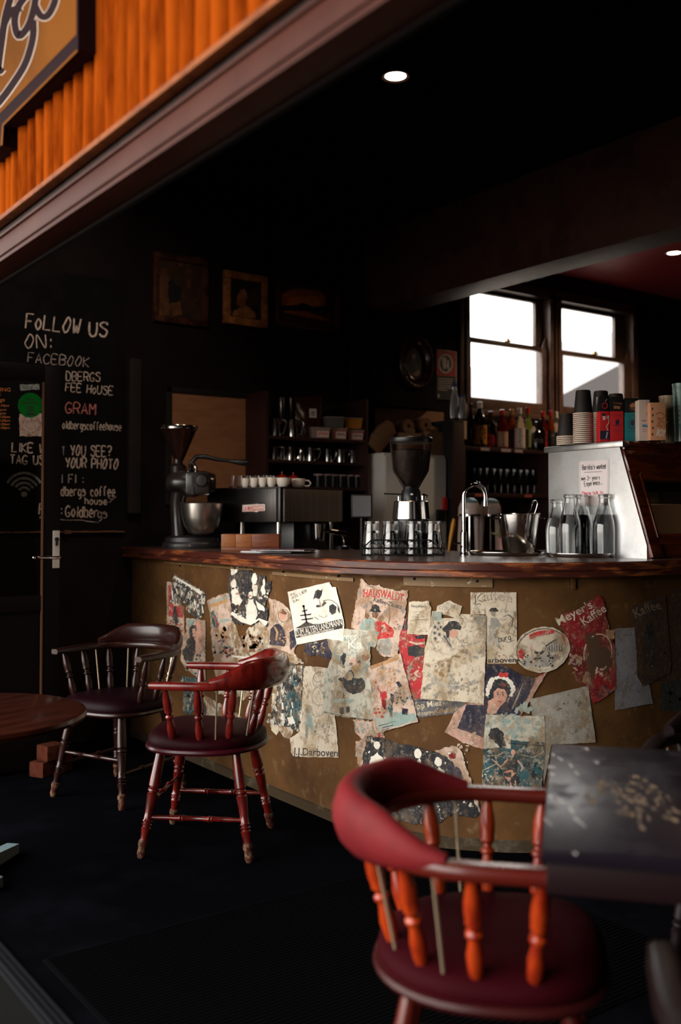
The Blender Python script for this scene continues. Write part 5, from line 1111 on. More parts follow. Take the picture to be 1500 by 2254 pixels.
# drink mixers, jars and small plant on the rear bench
RB = thing('rear_bench', 'dark bench along the back bar carrying the drink mixers', 'bench', (5.1, 4.7, 0)); MB().b2((4.75, 4.5, .93), (5.75, 5.05, .97), .004).build('bench_top', dull_steel, RB, RB.location); MB().b2((4.78, 4.54, 0), (5.72, 5.03, .93)).build('bench_body', black_matt, RB, RB.location)
mixw = M('cream enamelled mixer', (.5, .4, .37), .25, coat=.4); mixb = M('pale blue mixer top', (.1, .17, .2), .3)
def at_z(px, D): p = dep(px, 1200, D); return Vector((p.x, p.y, .97))
mx0 = None
for px, D, lab in ((1034, 6.45, 'cream drink mixer with blue top, left behind the tap'), (1080, 6.62, 'cream drink mixer with blue top, right behind the tap')):
    v = at_z(px, D)
    if mx0 is None:
        mx0 = thing('drink_mixer', lab, 'drink mixer', v, RZ, 'drink mixers'); k = D / F_PX
        zb = dep(px, 1136, D).z - .97; zc = dep(px, 1096, D).z - .97
        MB().box((0, 0, .012), (.14, .16, .024), .01).build('base', mixw, mx0); MB().lathe([(0, zb), (.07, zb), (.074, zb + .02), (.07, zb + .06), (.055, zc - .02), (.03, zc - .004), (0, zc)], 28).build('head', mixw, mx0); MB().lathe([(.062, zc - .045), (.058, zc - .02), (.032, zc - .001), (0, zc + .003)], 28).build('top_cap', mixb, mx0)
        for x in (-.06, .055): MB().tube([(x, .04, .02), (x * .95, .03, zb * .6), (x * .85, .0, zb + .01)], [.014, .016, .018], 10).build('column', mixw, mx0)
        MB().tube([(0, -.01, zb), (0, -.01, .08)], .006, 8).lathe([(0, 0), (.018, 0), (.018, .006), (0, .006)], 14, Matrix.Translation((0, -.01, .075))).build('spindle', chrome, mx0); MB().lathe([(.071, zb - .002), (.077, zb), (.077, zb + .012), (.071, zb + .014)], 28).build('band', chrome, mx0)
    else: dup(mx0, v, None, lab)
jar = None
for px, D, lab in ((1100, 6.2, 'beige jar behind the ice bucket'), (1077, 6.1, 'beige jar between tap and ice bucket'), (988, 6.2, 'pale jar left of the tap')):
    v = at_z(px, D)
    if jar is None: jar = tag(MB().lathe([(0, 0), (.045, 0), (.05, .02), (.05, .09), (.038, .115), (.042, .125), (0, .125)], 22).build('jar', M('beige glazed jar', (.4, .27, .19), .3)), lab, 'jar', 'jars behind the bar'); jar.location = v
    else: dup(jar, v, None, lab)
v = at_z(988, 6.2); o = MB().tube([(0, 0, 0), (.015, 0, .09), (.03, 0, .17), (.034, 0, .2)], [.007, .012, .014, .008], 10).build('brush_handle', M('yellow orange handle', (.5, .22, .015), .35)); o.location = v + Vector((0, 0, .125)); o.rotation_euler = (0, 0, RZ); tag(o, 'yellow orange handle standing up from the pale jar', 'brush')
v = at_z(1107, 6.55); pl = thing('potted_plant', 'tiny pale plant in a pink pot right of the mixers', 'plant', v, RZ); MB().lathe([(0, 0), (.025, 0), (.032, .2), (.0, .2)], 16).build('pot', M('pink pot', (.5, .25, .22), .5), pl)
m = MB()
for k in range(26):
    a = random.uniform(0, 6.28); e = random.uniform(.2, 1.4); L_ = random.uniform(.05, .09); d = Vector((math.cos(a) * math.cos(e), math.sin(a) * math.cos(e), math.sin(e))) * L_; m.tube([(0, 0, .2), tuple(d * .5 + Vector((0, 0, .205))), tuple(d + Vector((0, 0, .2)))], [.002, .006, .001], 5)
m.build('leaves', M('pale green leaves', (.3, .3, .16), .6), pl)
# tall cupboard left of the back bar with clear bottles on it
zc_ = dep(1005, 922, 6.9).z; p = Vector(((fx1 + .015 + xl - .035) / 2, 5.3, 0)); tw = (xl - .05 - fx1) / 2; t = thing('tall_cupboard', 'tall dark cupboard left of the back bar', 'cupboard', (p.x, p.y, 0), 0); MB().b2((-tw, -.12, 0), (tw, .25, zc_), .004).build('body', black_matt, t); MB().b2((-tw + .004, -.128, .05), (tw - .004, -.12, zc_ - .02), .002).build('door', shelf_m, t)
clr = M('clear plastic', (.8, .82, .85), .12, trans=.75, ior=1.3); cap_b = M('blue cap', (.05, .07, .16), .4)
for px, yt, lab in ((1001, 842, 'clear plastic bottle with blue top, left on the tall cupboard'), (1019, 868, 'clear plastic bottle with blue top, right on the tall cupboard')):
    v = dep(px, 922, 6.86); v.z = zc_; H_ = dep(px, yt, 6.86).z - zc_
    b = thing('plastic_bottle', lab, 'plastic bottle', v, 0, 'clear bottles on the cupboard'); MB().lathe([(0, 0), (.028, 0), (.032, .02), (.03, H_ * .5), (.014, H_ * .8), (.013, H_ * .9), (0, H_ * .9)], 18).build('bottle', clr, b); MB().lathe([(.016, H_ * .88), (.016, H_), (0, H_)], 14).build('cap', cap_b, b)
# ================================================================ the sign on the bamboo facade
sg = thing('shop_sign', 'ochre shop sign with dark script lettering on the bamboo', 'sign', (.88, 2.9, 2.7)); PSG = PlaneX(.87)
ochre = M('ochre sign paint', (.17, .055, .006), .7, spec=.04, col2=(.12, .04, .005), scale=2); plum = M('dark plum sign paint', (.018, .008, .01), .7, spec=.04); cream_l = M('cream outline', (.4, .31, .25), .5); V0 = (0, 0, 2)
outl = [(344, -60), (344, 215), (10, 562), (6, 640), (-60, 700), (-400, 760), (-400, -60)]
P = [PSG.hit(*(a / 2, b / 2) if False else PSG.hit(a / 2, b / 2)) if False else PSG.hit(a / 2, b / 2) for a, b in outl]
vs = [PSG.to3(a, b, 0) for a, b in P] + [PSG.to3(a, b, -.045) for a, b in P]; n = len(P); m = MB(); m.add(vs, [tuple(range(n)), tuple(range(2 * n - 1, n - 1, -1))] + [(i, (i + 1) % n, n + (i + 1) % n, n + i) for i in range(n)]); m.build('panel', plum, sg, sg.location)
s = Sheet(PSG, V0, .001); s.poly([(338, -60), (338, 152), (0, 500), (-60, 560), (-400, 620), (-400, -60)], 0, 0); s.line([(342, 222), (14, 550), (8, 640)], 9, 0, 1, False)
def script(pts, k, w_=29):
    s.line(pts, w_ + 11, 2, 2 + k, True)
def script2(pts, k, w_=29): s.line(pts, w_, 1, 12 + k, True)
LT = [[(60, -40), (30, 60), (10, 180), (-5, 310), (14, 300)], [(20, 110), (45, 60), (75, 40), (90, 55)], [(140, -40), (90, 20), (68, 90), (85, 160), (125, 120), (150, 50), (165, -30)], [(150, 90), (148, 170), (115, 280), (60, 370), (0, 450), (-50, 500)], [(160, 30), (185, 72), (215, 68), (245, 10), (250, -50)]]
for k, q in enumerate(LT): script(q, k)
for k, q in enumerate(LT): script2(q, k)
s.mesh('lettering', [ochre, plum, cream_l], sg)
# ================================================================ torn posters on the counter front
def pap(n, a, b, c3=None, sc_=9, thr=(.48, .66), s3=45, t3=(.57, .68), r=.75, wear=1.0):
    m = M(n, a, r, spec=.2, col2=b, scale=sc_, thr=thr, detail=10, col3=c3, scale3=s3, thr3=t3); t = m.node_tree; bs = t.nodes['Principled BSDF']
    lk = bs.inputs['Base Color'].links[0]; src = lk.from_socket
    co = t.nodes.new('ShaderNodeTexCoord')
    for sc2, th2, colr, k in ((16, (.5, .585), (.19, .12, .065, 1), .72 * wear), (60, (.53, .61), (.44, .36, .27, 1), .6 * wear), (34, (.57, .63), (.05, .045, .04, 1), .65 * wear)):
        nn = t.nodes.new('ShaderNodeTexNoise'); nn.inputs['Scale'].default_value = sc2; nn.inputs['Detail'].default_value = 14; nn.inputs['Roughness'].default_value = .78
        mp = t.nodes.new('ShaderNodeMapping'); mp.inputs['Location'].default_value = (sc2, 3, 1); mp.inputs['Scale'].default_value = (1, 1, .75)
        t.links.new(co.outputs['Object'], mp.inputs[0]); t.links.new(mp.outputs[0], nn.inputs[0])
        rg = t.nodes.new('ShaderNodeMapRange'); rg.inputs[1].default_value = th2[0]; rg.inputs[2].default_value = th2[1]; rg.inputs[4].default_value = k
        t.links.new(nn.outputs['Fac'], rg.inputs[0]); mx = t.nodes.new('ShaderNodeMix'); mx.data_type = 'RGBA'
        t.links.new(rg.outputs[0], mx.inputs[0]); t.links.new(src, mx.inputs[6]); mx.inputs[7].default_value = colr; src = mx.outputs[2]
    t.links.new(src, bs.inputs['Base Color']); return m
CRM = pap('cream poster paper', (.56, .48, .37), (.38, .29, .18), (.24, .18, .11), 9, (.47, .66), 42, (.57, .66))
WRN = pap('worn stained paper', (.53, .45, .34), (.24, .14, .06), (.15, .12, .09), 11, (.45, .58), 34, (.53, .61))
WH = pap('white poster paper', (.68, .63, .54), (.55, .48, .38), None, 8, (.5, .75), wear=.35)
GHO = pap('faded grey green paper', (.45, .43, .35), (.26, .2, .13), (.16, .2, .18), 9, (.45, .6), 26, (.53, .63))
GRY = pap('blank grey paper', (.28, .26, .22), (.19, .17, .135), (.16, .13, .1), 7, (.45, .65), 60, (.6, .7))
PNK = pap('faded pink paper', (.5, .3, .24), (.36, .2, .15), (.58, .45, .36), 11, (.45, .62), 40)
PNC = pap('pinkish cream paper', (.5, .36, .28), (.3, .18, .11), (.2, .18, .17), 11, (.47, .6), 30, (.55, .64))
BLK = pap('worn black print', (.013, .013, .016), (.03, .03, .032), (.5, .44, .36), 6, (.4, .6), 34, (.6, .66), wear=0.55)
BKW = pap('black and white scraped print', (.015, .018, .02), (.55, .5, .42), (.02, .03, .03), 26, (.5, .55), 40, (.52, .6))
INK = pap('printing ink', (.02, .02, .022), (.035, .035, .035), (.35, .3, .24), 8, (.4, .6), 70, (.62, .68), wear=.4)
NVY = pap('navy print on paper', (.016, .016, .03), (.04, .035, .05), (.4, .33, .27), 12, (.45, .6), 40, (.63, .68), wear=0.4)
TEA = pap('teal print', (.03, .09, .1), (.015, .035, .04), (.36, .34, .28), 12, (.42, .6), 30, (.56, .66))
TEL = pap('pale teal print', (.22, .3, .27), (.3, .32, .27), (.5, .46, .38), 12, (.45, .6), 40)
REDP = pap('worn red print', (.38, .025, .03), (.24, .02, .02), (.5, .34, .27), 12, (.45, .6), 26, (.57, .66))
REDI = pap('red ink', (.45, .03, .03), (.35, .02, .025), None, 12)
DRD = pap('dark red print', (.2, .012, .014), (.1, .008, .008), (.3, .16, .12), 10, (.45, .6), 40, (.62, .68), wear=0.6)
SKN = pap('faded skin tone print', (.5, .26, .19), (.4, .18, .12), (.55, .42, .33), 14)
BRN = pap('brown print', (.13, .06, .03), (.24, .13, .07), (.04, .025, .02), 16, (.45, .6), 40)
GRA = pap('grey print', (.24, .23, .2), (.36, .33, .28), (.12, .12, .11), 16, (.45, .6), 50)
DBR = pap('dark brown old paper', (.06, .033, .022), (.04, .022, .015), (.14, .09, .06), 9, wear=0.2)
BGR = pap('blue grey old paper', (.2, .19, .2), (.15, .14, .14), (.1, .09, .09), 12, wear=0.5)
OCH = pap('ochre print', (.4, .22, .1), (.28, .14, .06), None, 16)
V1 = (340, 1220, 3.261); V2 = (740, 1220, 3.409); V3 = (1000, 1220, 3.0); V0 = (0, 0, 1)
def poster(lab, view, level, mats, art, name='poster'):
    s = Sheet(PN, view, .0012 + level * .0011); art(s); s.mesh(name, mats, None, .04, .00012, lab, 'poster', 'torn posters on the counter front')
def blot(s, c, r, mi, n=9, size=(6, 22), lay=6):
    for _ in range(n):
        a = random.uniform(0, 6.28); d = r * math.sqrt(random.random()); s.ell((c[0] + d * math.cos(a), c[1] + d * math.sin(a)), random.uniform(*size), random.uniform(*size), mi, lay, random.uniform(0, 90), 11, .35)
def a(s):
    s.poly([(92, 197), (125, 200), (130, 300), (215, 378), (218, 585), (92, 560)], 0, 0, 3); s.poly([(104, 220), (122, 222), (132, 330), (140, 368), (212, 376), (210, 455), (104, 445)], 1, 3, 2)
    s.poly([(145, 375), (162, 370), (168, 425), (175, 490), (160, 515), (140, 450)], 2, 5, 3); s.line([(100, 500), (140, 492), (180, 510), (205, 500)], 10, 1, 4, None, .5); s.line([(110, 545), (160, 540), (205, 552)], 12, 1, 4, False, .6); blot(s, (150, 470), 40, 2, 8, (3, 8))
poster('narrow red and cream poster strip furthest left on the counter', V1, 1, [PNC, REDP, INK], a)
def a(s):
    s.poly([(145, 125), (175, 165), (230, 180), (262, 210), (330, 250), (370, 290), (355, 380), (350, 450), (310, 465), (285, 440), (250, 420), (230, 385), (240, 345), (180, 350), (115, 350), (122, 280), (135, 225)], 0, 0, 7, 12)
    for k in range(26): x = random.uniform(130, 350); y = 190 + (x - 130) * .42 + random.uniform(-30, 90); s.line([(x, y), (x + random.uniform(-12, 12), y + random.uniform(25, 70))], random.uniform(4, 11), 1 + k % 2, 2 + k % 4, False, .5)
    s.line([(145, 160), (240, 215), (345, 280)], 16, 2, 7, False, .5); s.line([(140, 185), (235, 240), (340, 300)], 9, 1, 7, False, .5)
poster('torn black and white scrap with vertical streaks, upper left', V1, 2, [BKW, INK, WH], a)
def a(s):
    s.poly([(235, 458), (372, 475), (372, 905), (335, 900), (240, 830), (195, 760), (200, 590), (235, 560)], 0, 0, 4); s.ell((308, 600), 60, 128, 3, 2, 4); s.ring((308, 600), 60, 128, 4, 4, 3, 4)
    s.poly([(255, 530), (275, 505), (305, 508), (312, 540), (300, 575), (290, 560), (278, 600), (258, 590)], 2, 5, 3); s.poly([(278, 535), (300, 530), (304, 560), (290, 575), (280, 565)], 3, 6, 1); s.poly([(255, 600), (295, 590), (300, 680), (285, 760), (230, 780), (205, 700)], 2, 4, 6); s.poly([(240, 465), (300, 472), (290, 500), (245, 520)], 1, 3, 4)
    blot(s, (290, 800), 60, 1, 14, (5, 16), 5); blot(s, (300, 720), 50, 4, 10, (4, 12), 5)
poster('poster of a dark haired woman in an oval behind the left chair', V1, 3, [PNC, TEL, INK, SKN, GRA], a)
def a(s):
    s.poly([(190, 870), (372, 905), (360, 960), (300, 1115), (232, 1160), (205, 1100), (215, 1000)], 0, 0, 6); s.line([(230, 920), (300, 1000), (260, 1110)], 14, 1, 3, None, .4); blot(s, (270, 990), 60, 1, 16, (5, 18), 4)
poster('dark teal torn scrap seen between the two left chairs', V1, 1, [TEA, INK], a)
def a(s): s.poly([(330, 1005), (370, 1015), (440, 1060), (530, 1090), (640, 1180), (650, 1230), (530, 1215), (440, 1200), (372, 1205), (335, 1110)], 0, 0, 6); s.poly([(338, 1065), (362, 1060), (380, 1110), (372, 1170), (345, 1110)], 1, 3, 3); blot(s, (480, 1130), 60, 1, 6, (4, 10), 3)
poster('pale scrap low behind the red chair spindles', V1, 0, [WRN, INK], a)
def a(s):
    s.poly([(385, 330), (455, 300), (545, 272), (560, 420), (580, 500), (650, 700), (600, 740), (540, 930), (455, 932), (430, 800), (412, 600), (405, 470)], 0, 0, 5); s.line([(400, 375), (470, 350), (530, 330)], 22, 1, 3, False, .4); s.line([(405, 350), (480, 320), (540, 300)], 14, 3, 3, False, .3); s.poly([(405, 420), (425, 400), (470, 500), (455, 540), (420, 510)], 2, 4, 4); s.line([(430, 440), (465, 520)], 8, 4, 5, False, .4)
    s.line([(470, 480), (545, 470)], 14, 3, 4, False, .5); blot(s, (500, 560), 60, 1, 18, (5, 18), 5); blot(s, (490, 680), 70, 2, 14, (4, 15), 5); blot(s, (510, 640), 60, 4, 10, (3, 10), 5)
poster('faded poster with orange heading left of the black ladies print', V1, 1, [PNC, OCH, TEA, TEL, REDP], a)
def a(s):
    s.poly([(575, 500), (600, 540), (612, 640), (625, 730), (650, 640), (668, 545), (760, 480), (830, 510), (870, 560), (980, 690), (1080, 780), (1000, 790), (930, 800), (905, 1000), (830, 1000), (700, 1010), (560, 1030), (440, 990), (450, 930), (540, 920), (560, 720), (540, 520)], 0, 0, 9, 14)
    blot(s, (700, 620), 70, 1, 14, (8, 26)); blot(s, (560, 690), 60, 2, 12, (4, 12)); blot(s, (780, 640), 60, 3, 10, (5, 18)); s.line([(560, 730), (680, 745), (760, 735)], 18, 4, 5, False, .6)
poster('large worn stained sheet with a brown gap below the black ladies print', V1, 2, [WRN, BRN, DRD, GRA, WH], a)
def a(s):
    s.poly([(550, 90), (615, 85), (622, 112), (650, 88), (715, 130), (722, 165), (760, 145), (805, 150), (802, 210), (850, 180), (845, 260), (825, 310), (802, 370), (830, 390), (820, 522), (790, 500), (762, 470), (720, 510), (692, 482), (640, 510), (560, 480), (562, 380), (545, 300), (535, 240), (545, 160)], 0, 0, 8, 11)
    s.poly([(548, 95), (610, 90), (600, 130), (560, 150)], 1, 3, 6); s.ell((575, 215), 20, 36, 1, 3, 0, 18, .2); s.poly([(560, 240), (600, 250), (640, 330), (620, 370), (565, 350)], 1, 3, 7); s.ell((725, 175), 20, 42, 1, 3, 5, 18, .15); s.poly([(712, 215), (745, 220), (740, 300), (715, 300)], 1, 3, 6); s.poly([(800, 160), (806, 280), (780, 300), (770, 260)], 1, 3, 6)
    s.ell((698, 292), 15, 26, 1, 4, 0, 16, .15); s.poly([(680, 320), (720, 320), (745, 420), (735, 495), (670, 490), (665, 420)], 1, 4, 7); s.poly([(735, 330), (790, 370), (800, 410), (760, 400)], 1, 4, 6); s.ell((604, 283), 14, 8, 2, 6); s.ell((692, 297), 14, 8, 2, 6); s.line([(560, 420), (640, 470), (700, 500), (760, 465), (815, 500)], 26, 1, 5, False, .6)
    blot(s, (600, 420), 40, 1, 10, (3, 9)); blot(s, (780, 300), 50, 1, 10, (3, 9))
poster('ragged black print of pale faced ladies, top left under the bar edge', V1, 4, [BLK, WH, PNK], a)
def a(s):
    s.poly([(828, 312), (900, 335), (960, 380), (1000, 480), (1030, 640), (1000, 720), (960, 700), (900, 692), (840, 665), (822, 520), (832, 400)], 0, 0, 6); s.ring((935, 440), 48, 54, 12, 4, 3); s.ring((935, 440), 38, 46, 4, 5, 4); s.ell((930, 435), 26, 36, 3, 4); s.poly([(905, 420), (930, 395), (960, 420), (950, 435), (920, 425)], 5, 5, 2); s.poly([(838, 540), (880, 500), (905, 500), (930, 530), (955, 600), (945, 660), (900, 655), (838, 650)], 1, 4, 4); s.line([(870, 520), (890, 560), (880, 620)], 16, 2, 5, False, .3); s.poly([(975, 560), (1010, 540), (1028, 640), (985, 690)], 1, 4, 4); blot(s, (930, 610), 30, 2, 8, (4, 9))
poster('pinkish print of a woman with lace hood left of the white ship poster', V1, 3, [PNC, NVY, OCH, SKN, WRN, BRN], a)
def a(s):
    s.poly([(1085, 640), (1250, 620), (1285, 640), (1310, 700), (1290, 760), (1220, 740), (1180, 720), (1120, 730), (1080, 700)], 0, 0, 8, 10); blot(s, (1180, 670), 50, 1, 12, (4, 14))
poster('small navy scrap under the white ship poster', V1, 2, [NVY, WRN, PNK], a)
def a(s):
    s.poly([(965, 270), (1060, 247), (1265, 200), (1285, 235), (1312, 235), (1340, 350), (1372, 500), (1368, 625), (1250, 605), (1030, 648)], 0, 0, 2, 30)
    for k, (x0, x1, y) in enumerate(((1066, 1112, 402), (1052, 1140, 432), (1060, 1152, 462))): s.poly([(x0, y + 4), (x1, y - 8), (x1 - 8, y + 4), (x0 + 10, y + 12)], 1, 3)
    s.line([(1080, 365), (1104, 490)], 12, 1, 3, False); s.ell((1081, 372), 9, 8, 1, 3); s.poly([(1020, 530), (1060, 510), (1100, 482), (1150, 500), (1200, 498), (1060, 530)], 1, 3)
    s.poly([(1022, 542), (1355, 462), (1362, 530), (1028, 602)], 1, 3); s.text('ZUM ALTEN LANDMANN', (1028, 588), (1360, 506), 44, 0, 6, bold=.004); s.text('NEUES DEUTSCHES KAFFEEHAUS', (1060, 592), (1300, 540), 12, 0, 6, bold=.02)
    s.poly([(1150, 325), (1165, 265), (1185, 252), (1205, 260), (1218, 248), (1212, 290), (1195, 322), (1170, 310)], 1, 4); s.line([(1170, 310), (1195, 330), (1205, 380)], 3, 1, 4, False); s.poly([(1208, 375), (1230, 330), (1246, 350), (1222, 372)], 1, 4); s.line([(1220, 332), (1280, 330), (1330, 370), (1340, 420)], 4, 1, 4); s.poly([(1265, 370), (1290, 355), (1318, 375), (1312, 420), (1285, 435), (1266, 410)], 1, 4); s.poly([(1325, 370), (1340, 400), (1338, 425), (1326, 400)], 1, 4); s.ell((1186, 372), 16, 9, 1, 4)
    s.line([(1160, 450), (1190, 470)], 4, 1, 4); s.line([(1190, 440), (1230, 455), (1250, 440)], 3, 1, 4); s.hand('IM', (985, 300), (1015, 292), 16, 3, 1, 4); s.hand('AUS LIEB', (1000, 322), (1105, 268), 17, 3, 1, 4); s.hand('EIN', (1012, 345), (1045, 332), 14, 3, 1, 4); s.line([(1330, 495), (1340, 465), (1350, 510), (1360, 470), (1364, 515)], 5, 1, 4, False, .3)
poster('white poster of a ship and duck with a dark slanting title band', V1, 5, [WH, INK], a)
def a(s):
    s.poly([(920, 755), (985, 770), (1030, 800), (1082, 795), (1075, 900), (1062, 1090), (1045, 1275), (960, 1240), (840, 1220), (855, 1100), (890, 1000), (910, 880)], 0, 0, 7, 12); s.poly([(955, 1000), (1000, 985), (1062, 1000), (1060, 1100), (1045, 1190), (1000, 1220), (945, 1180), (940, 1090)], 1, 4, 6); s.ell((1020, 930), 18, 22, 1, 4, 0, 14, .2); s.poly([(925, 780), (990, 790), (960, 880), (935, 860)], 1, 4, 7)
    for k in range(24): x = random.uniform(880, 1060); y = random.uniform(790, 1230); s.line([(x, y), (x + random.uniform(-8, 8), y + random.uniform(20, 60))], random.uniform(4, 12), 2 if k % 2 else 1, 5, False, .5)
    s.poly([(960, 1170), (1000, 1160), (1020, 1210), (970, 1220)], 2, 6, 6)
poster('scraped dark picture strip right of the red chair back', V1, 3, [BKW, TEA, WH], a)
def a(s):
    s.poly([(640, 1050), (700, 1000), (850, 1010), (835, 1190), (842, 1260), (880, 1300), (905, 1265), (930, 1310), (980, 1330), (1000, 1260), (1000, 1100), (930, 960), (760, 960), (600, 1000)], 0, 0, 4, 12); blot(s, (850, 1150), 60, 1, 12, (4, 14)); blot(s, (720, 1060), 60, 1, 8, (4, 12))
poster('white torn paper layer behind the red chair back', V1, 1, [WRN, GRA], a)
def a(s):
    s.poly([(1075, 800), (1200, 810), (1340, 830), (1345, 1000), (1330, 1130), (1300, 1140), (1312, 1250), (1328, 1460), (1005, 1452), (985, 1420), (978, 1320), (1040, 1280), (1062, 1090)], 0, 0, 3, 25)
    s.text('J.J.Darboven', (1000, 1440), (1322, 1452), 54, 1, 3, 0, .012); s.hand('burg', (1175, 1245), (1262, 1240), 46, 5, 2, 3); s.line([(1180, 1262), (1230, 1250), (1265, 1235)], 3, 2, 3)
    for r, c in ((46, (1190, 900)), (30, (1180, 880)), (60, (1200, 1010))): s.ring(c, r, r * 1.25, 5, 2, 3, 20, 20, 290)
    s.line([(1190, 960), (1230, 1020), (1245, 1090), (1210, 1150), (1170, 1165)], 6, 2, 3); s.line([(1215, 990), (1250, 1050), (1240, 1130)], 4, 1, 4)
    for k in range(6): s.line([(1092, 1080 + k * 10), (1140, 1092 + k * 9)], 3, 3, 4, False)
    s.poly([(1095, 1130), (1130, 1120), (1150, 1230), (1170, 1290), (1140, 1280), (1120, 1220), (1100, 1330), (1085, 1300)], 4, 3, 4); blot(s, (1200, 1320), 90, 2, 10, (3, 10), 3); s.line([(1200, 1280), (1290, 1300)], 3, 2, 3, False, .4); s.poly([(1262, 830), (1290, 780), (1320, 790), (1300, 850), (1270, 860)], 5, 4, 4)
poster('long cream coffee poster with dark lettering along its bottom edge', V1, 2, [CRM, INK, GRA, TEA, TEL, PNK], a)
# --- middle
def a(s):
    s.poly([(195, 180), (222, 208), (240, 222), (285, 235), (330, 225), (350, 245), (400, 258), (470, 275), (545, 268), (530, 400), (515, 500), (495, 570), (470, 690), (465, 765), (420, 770), (370, 772), (330, 745), (300, 640), (200, 600), (120, 552), (150, 380)], 0, 0, 6, 14)
    s.text('HAUSWALDT', (208, 322), (508, 362), 62, 1, 4, 0, .015, 14); s.text('Kaffee-Zusatz', (285, 352), (495, 410), 32, 2, 4, bold=.012); s.text('Artenr', (234, 240), (288, 252), 18, 2, 4); s.text('ist besser der ist', (340, 325), (490, 362), 15, 3, 4)
    s.poly([(255, 425), (272, 405), (275, 380), (305, 375), (330, 390), (332, 415), (345, 432), (300, 440)], 2, 5, 2); s.line([(258, 352), (292, 392)], 8, 6, 5, False); s.ell((300, 455), 26, 24, 6, 5, 0, 14, .2); s.ell((345, 480), 24, 22, 6, 5, 0, 14, .2); s.ell((240, 462), 16, 20, 6, 4, 0, 12, .2)
    s.poly([(215, 490), (265, 475), (300, 500), (295, 590), (180, 560)], 3, 4, 4); s.poly([(300, 510), (360, 500), (400, 530), (432, 560), (436, 620), (370, 630), (320, 640), (305, 580)], 1, 6, 5); s.poly([(345, 530), (372, 525), (378, 580), (350, 590)], 0, 7, 3); s.poly([(325, 640), (410, 630), (420, 700), (412, 755), (330, 745), (308, 700)], 7, 5, 5); s.line([(402, 390), (408, 470), (400, 520)], 6, 6, 4, False); s.line([(240, 365), (222, 480)], 5, 6, 3, False)
    blot(s, (450, 540), 40, 6, 8, (3, 9), 3); blot(s, (380, 570), 40, 8, 12, (3, 10), 8); blot(s, (440, 690), 40, 5, 10, (4, 12), 4)
poster('cream poster headed in red with two hatted figures below', V2, 3, [PNC, REDI, INK, TEL, WRN, GRA, BRN, GRA, DRD], a)
def a(s):
    s.poly([(480, 572), (492, 488), (545, 478), (545, 600), (672, 606), (675, 760), (660, 900), (645, 1080), (582, 1082), (545, 960), (500, 800), (465, 690)], 0, 0, 4); s.poly([(540, 690), (600, 680), (672, 705), (655, 760), (600, 772), (545, 760)], 1, 4, 4); s.poly([(588, 612), (670, 606), (668, 630), (610, 636)], 1, 4, 3); s.poly([(498, 492), (518, 486), (518, 560), (492, 570)], 1, 3, 2); s.poly([(528, 484), (545, 480), (540, 570), (522, 572)], 1, 3, 2); s.line([(550, 655), (610, 672), (670, 665)], 14, 2, 4, None, .3); s.line([(510, 830), (590, 845)], 5, 1, 4, False); blot(s, (600, 880), 60, 2, 16, (5, 16), 4); s.poly([(545, 970), (580, 1080), (560, 1040)], 1, 4)
poster('narrow red poster with black blot between two cream sheets', V2, 2, [REDP, INK, PNC], a)
def a(s):
    s.poly([(552, 358), (590, 350), (640, 356), (703, 350), (705, 380), (720, 402), (712, 500), (700, 602), (540, 600), (546, 470)], 0, 0, 3, 16); s.text('Mens Augery', (570, 398), (682, 398), 20, 1, 3)
    for k, (x0, x1, y) in enumerate(((575, 680, 432), (610, 650, 452), (568, 668, 470), (560, 690, 490), (562, 690, 500), (600, 660, 512), (575, 640, 528), (560, 600, 560), (645, 680, 560), (556, 690, 580))): s.line([(x0, y), (x1, y - 2)], 5 if k in (0, 2) else 3, 1 if k in (3, 4) else 2, 3, False, .7)
poster('narrow printed slip like a receipt between red poster and woman print', V2, 4, [CRM, INK, GRA], a)
def a(s): s.poly([(752, 430), (765, 385), (800, 372), (850, 345), (900, 368), (950, 388), (935, 440), (915, 480), (800, 450)], 0, 0, 3); s.text("WOMEN'S", (820, 372), (925, 414), 20, 1, 3, bold=.005); s.text('FELLOW', (800, 388), (905, 418), 18, 1, 3); s.text('COPY', (770, 410), (862, 428), 26, 1, 3, bold=.005)
poster('small tilted paper slip with capitals above the woman in a black hat', V2, 2, [CRM, GRA], a)
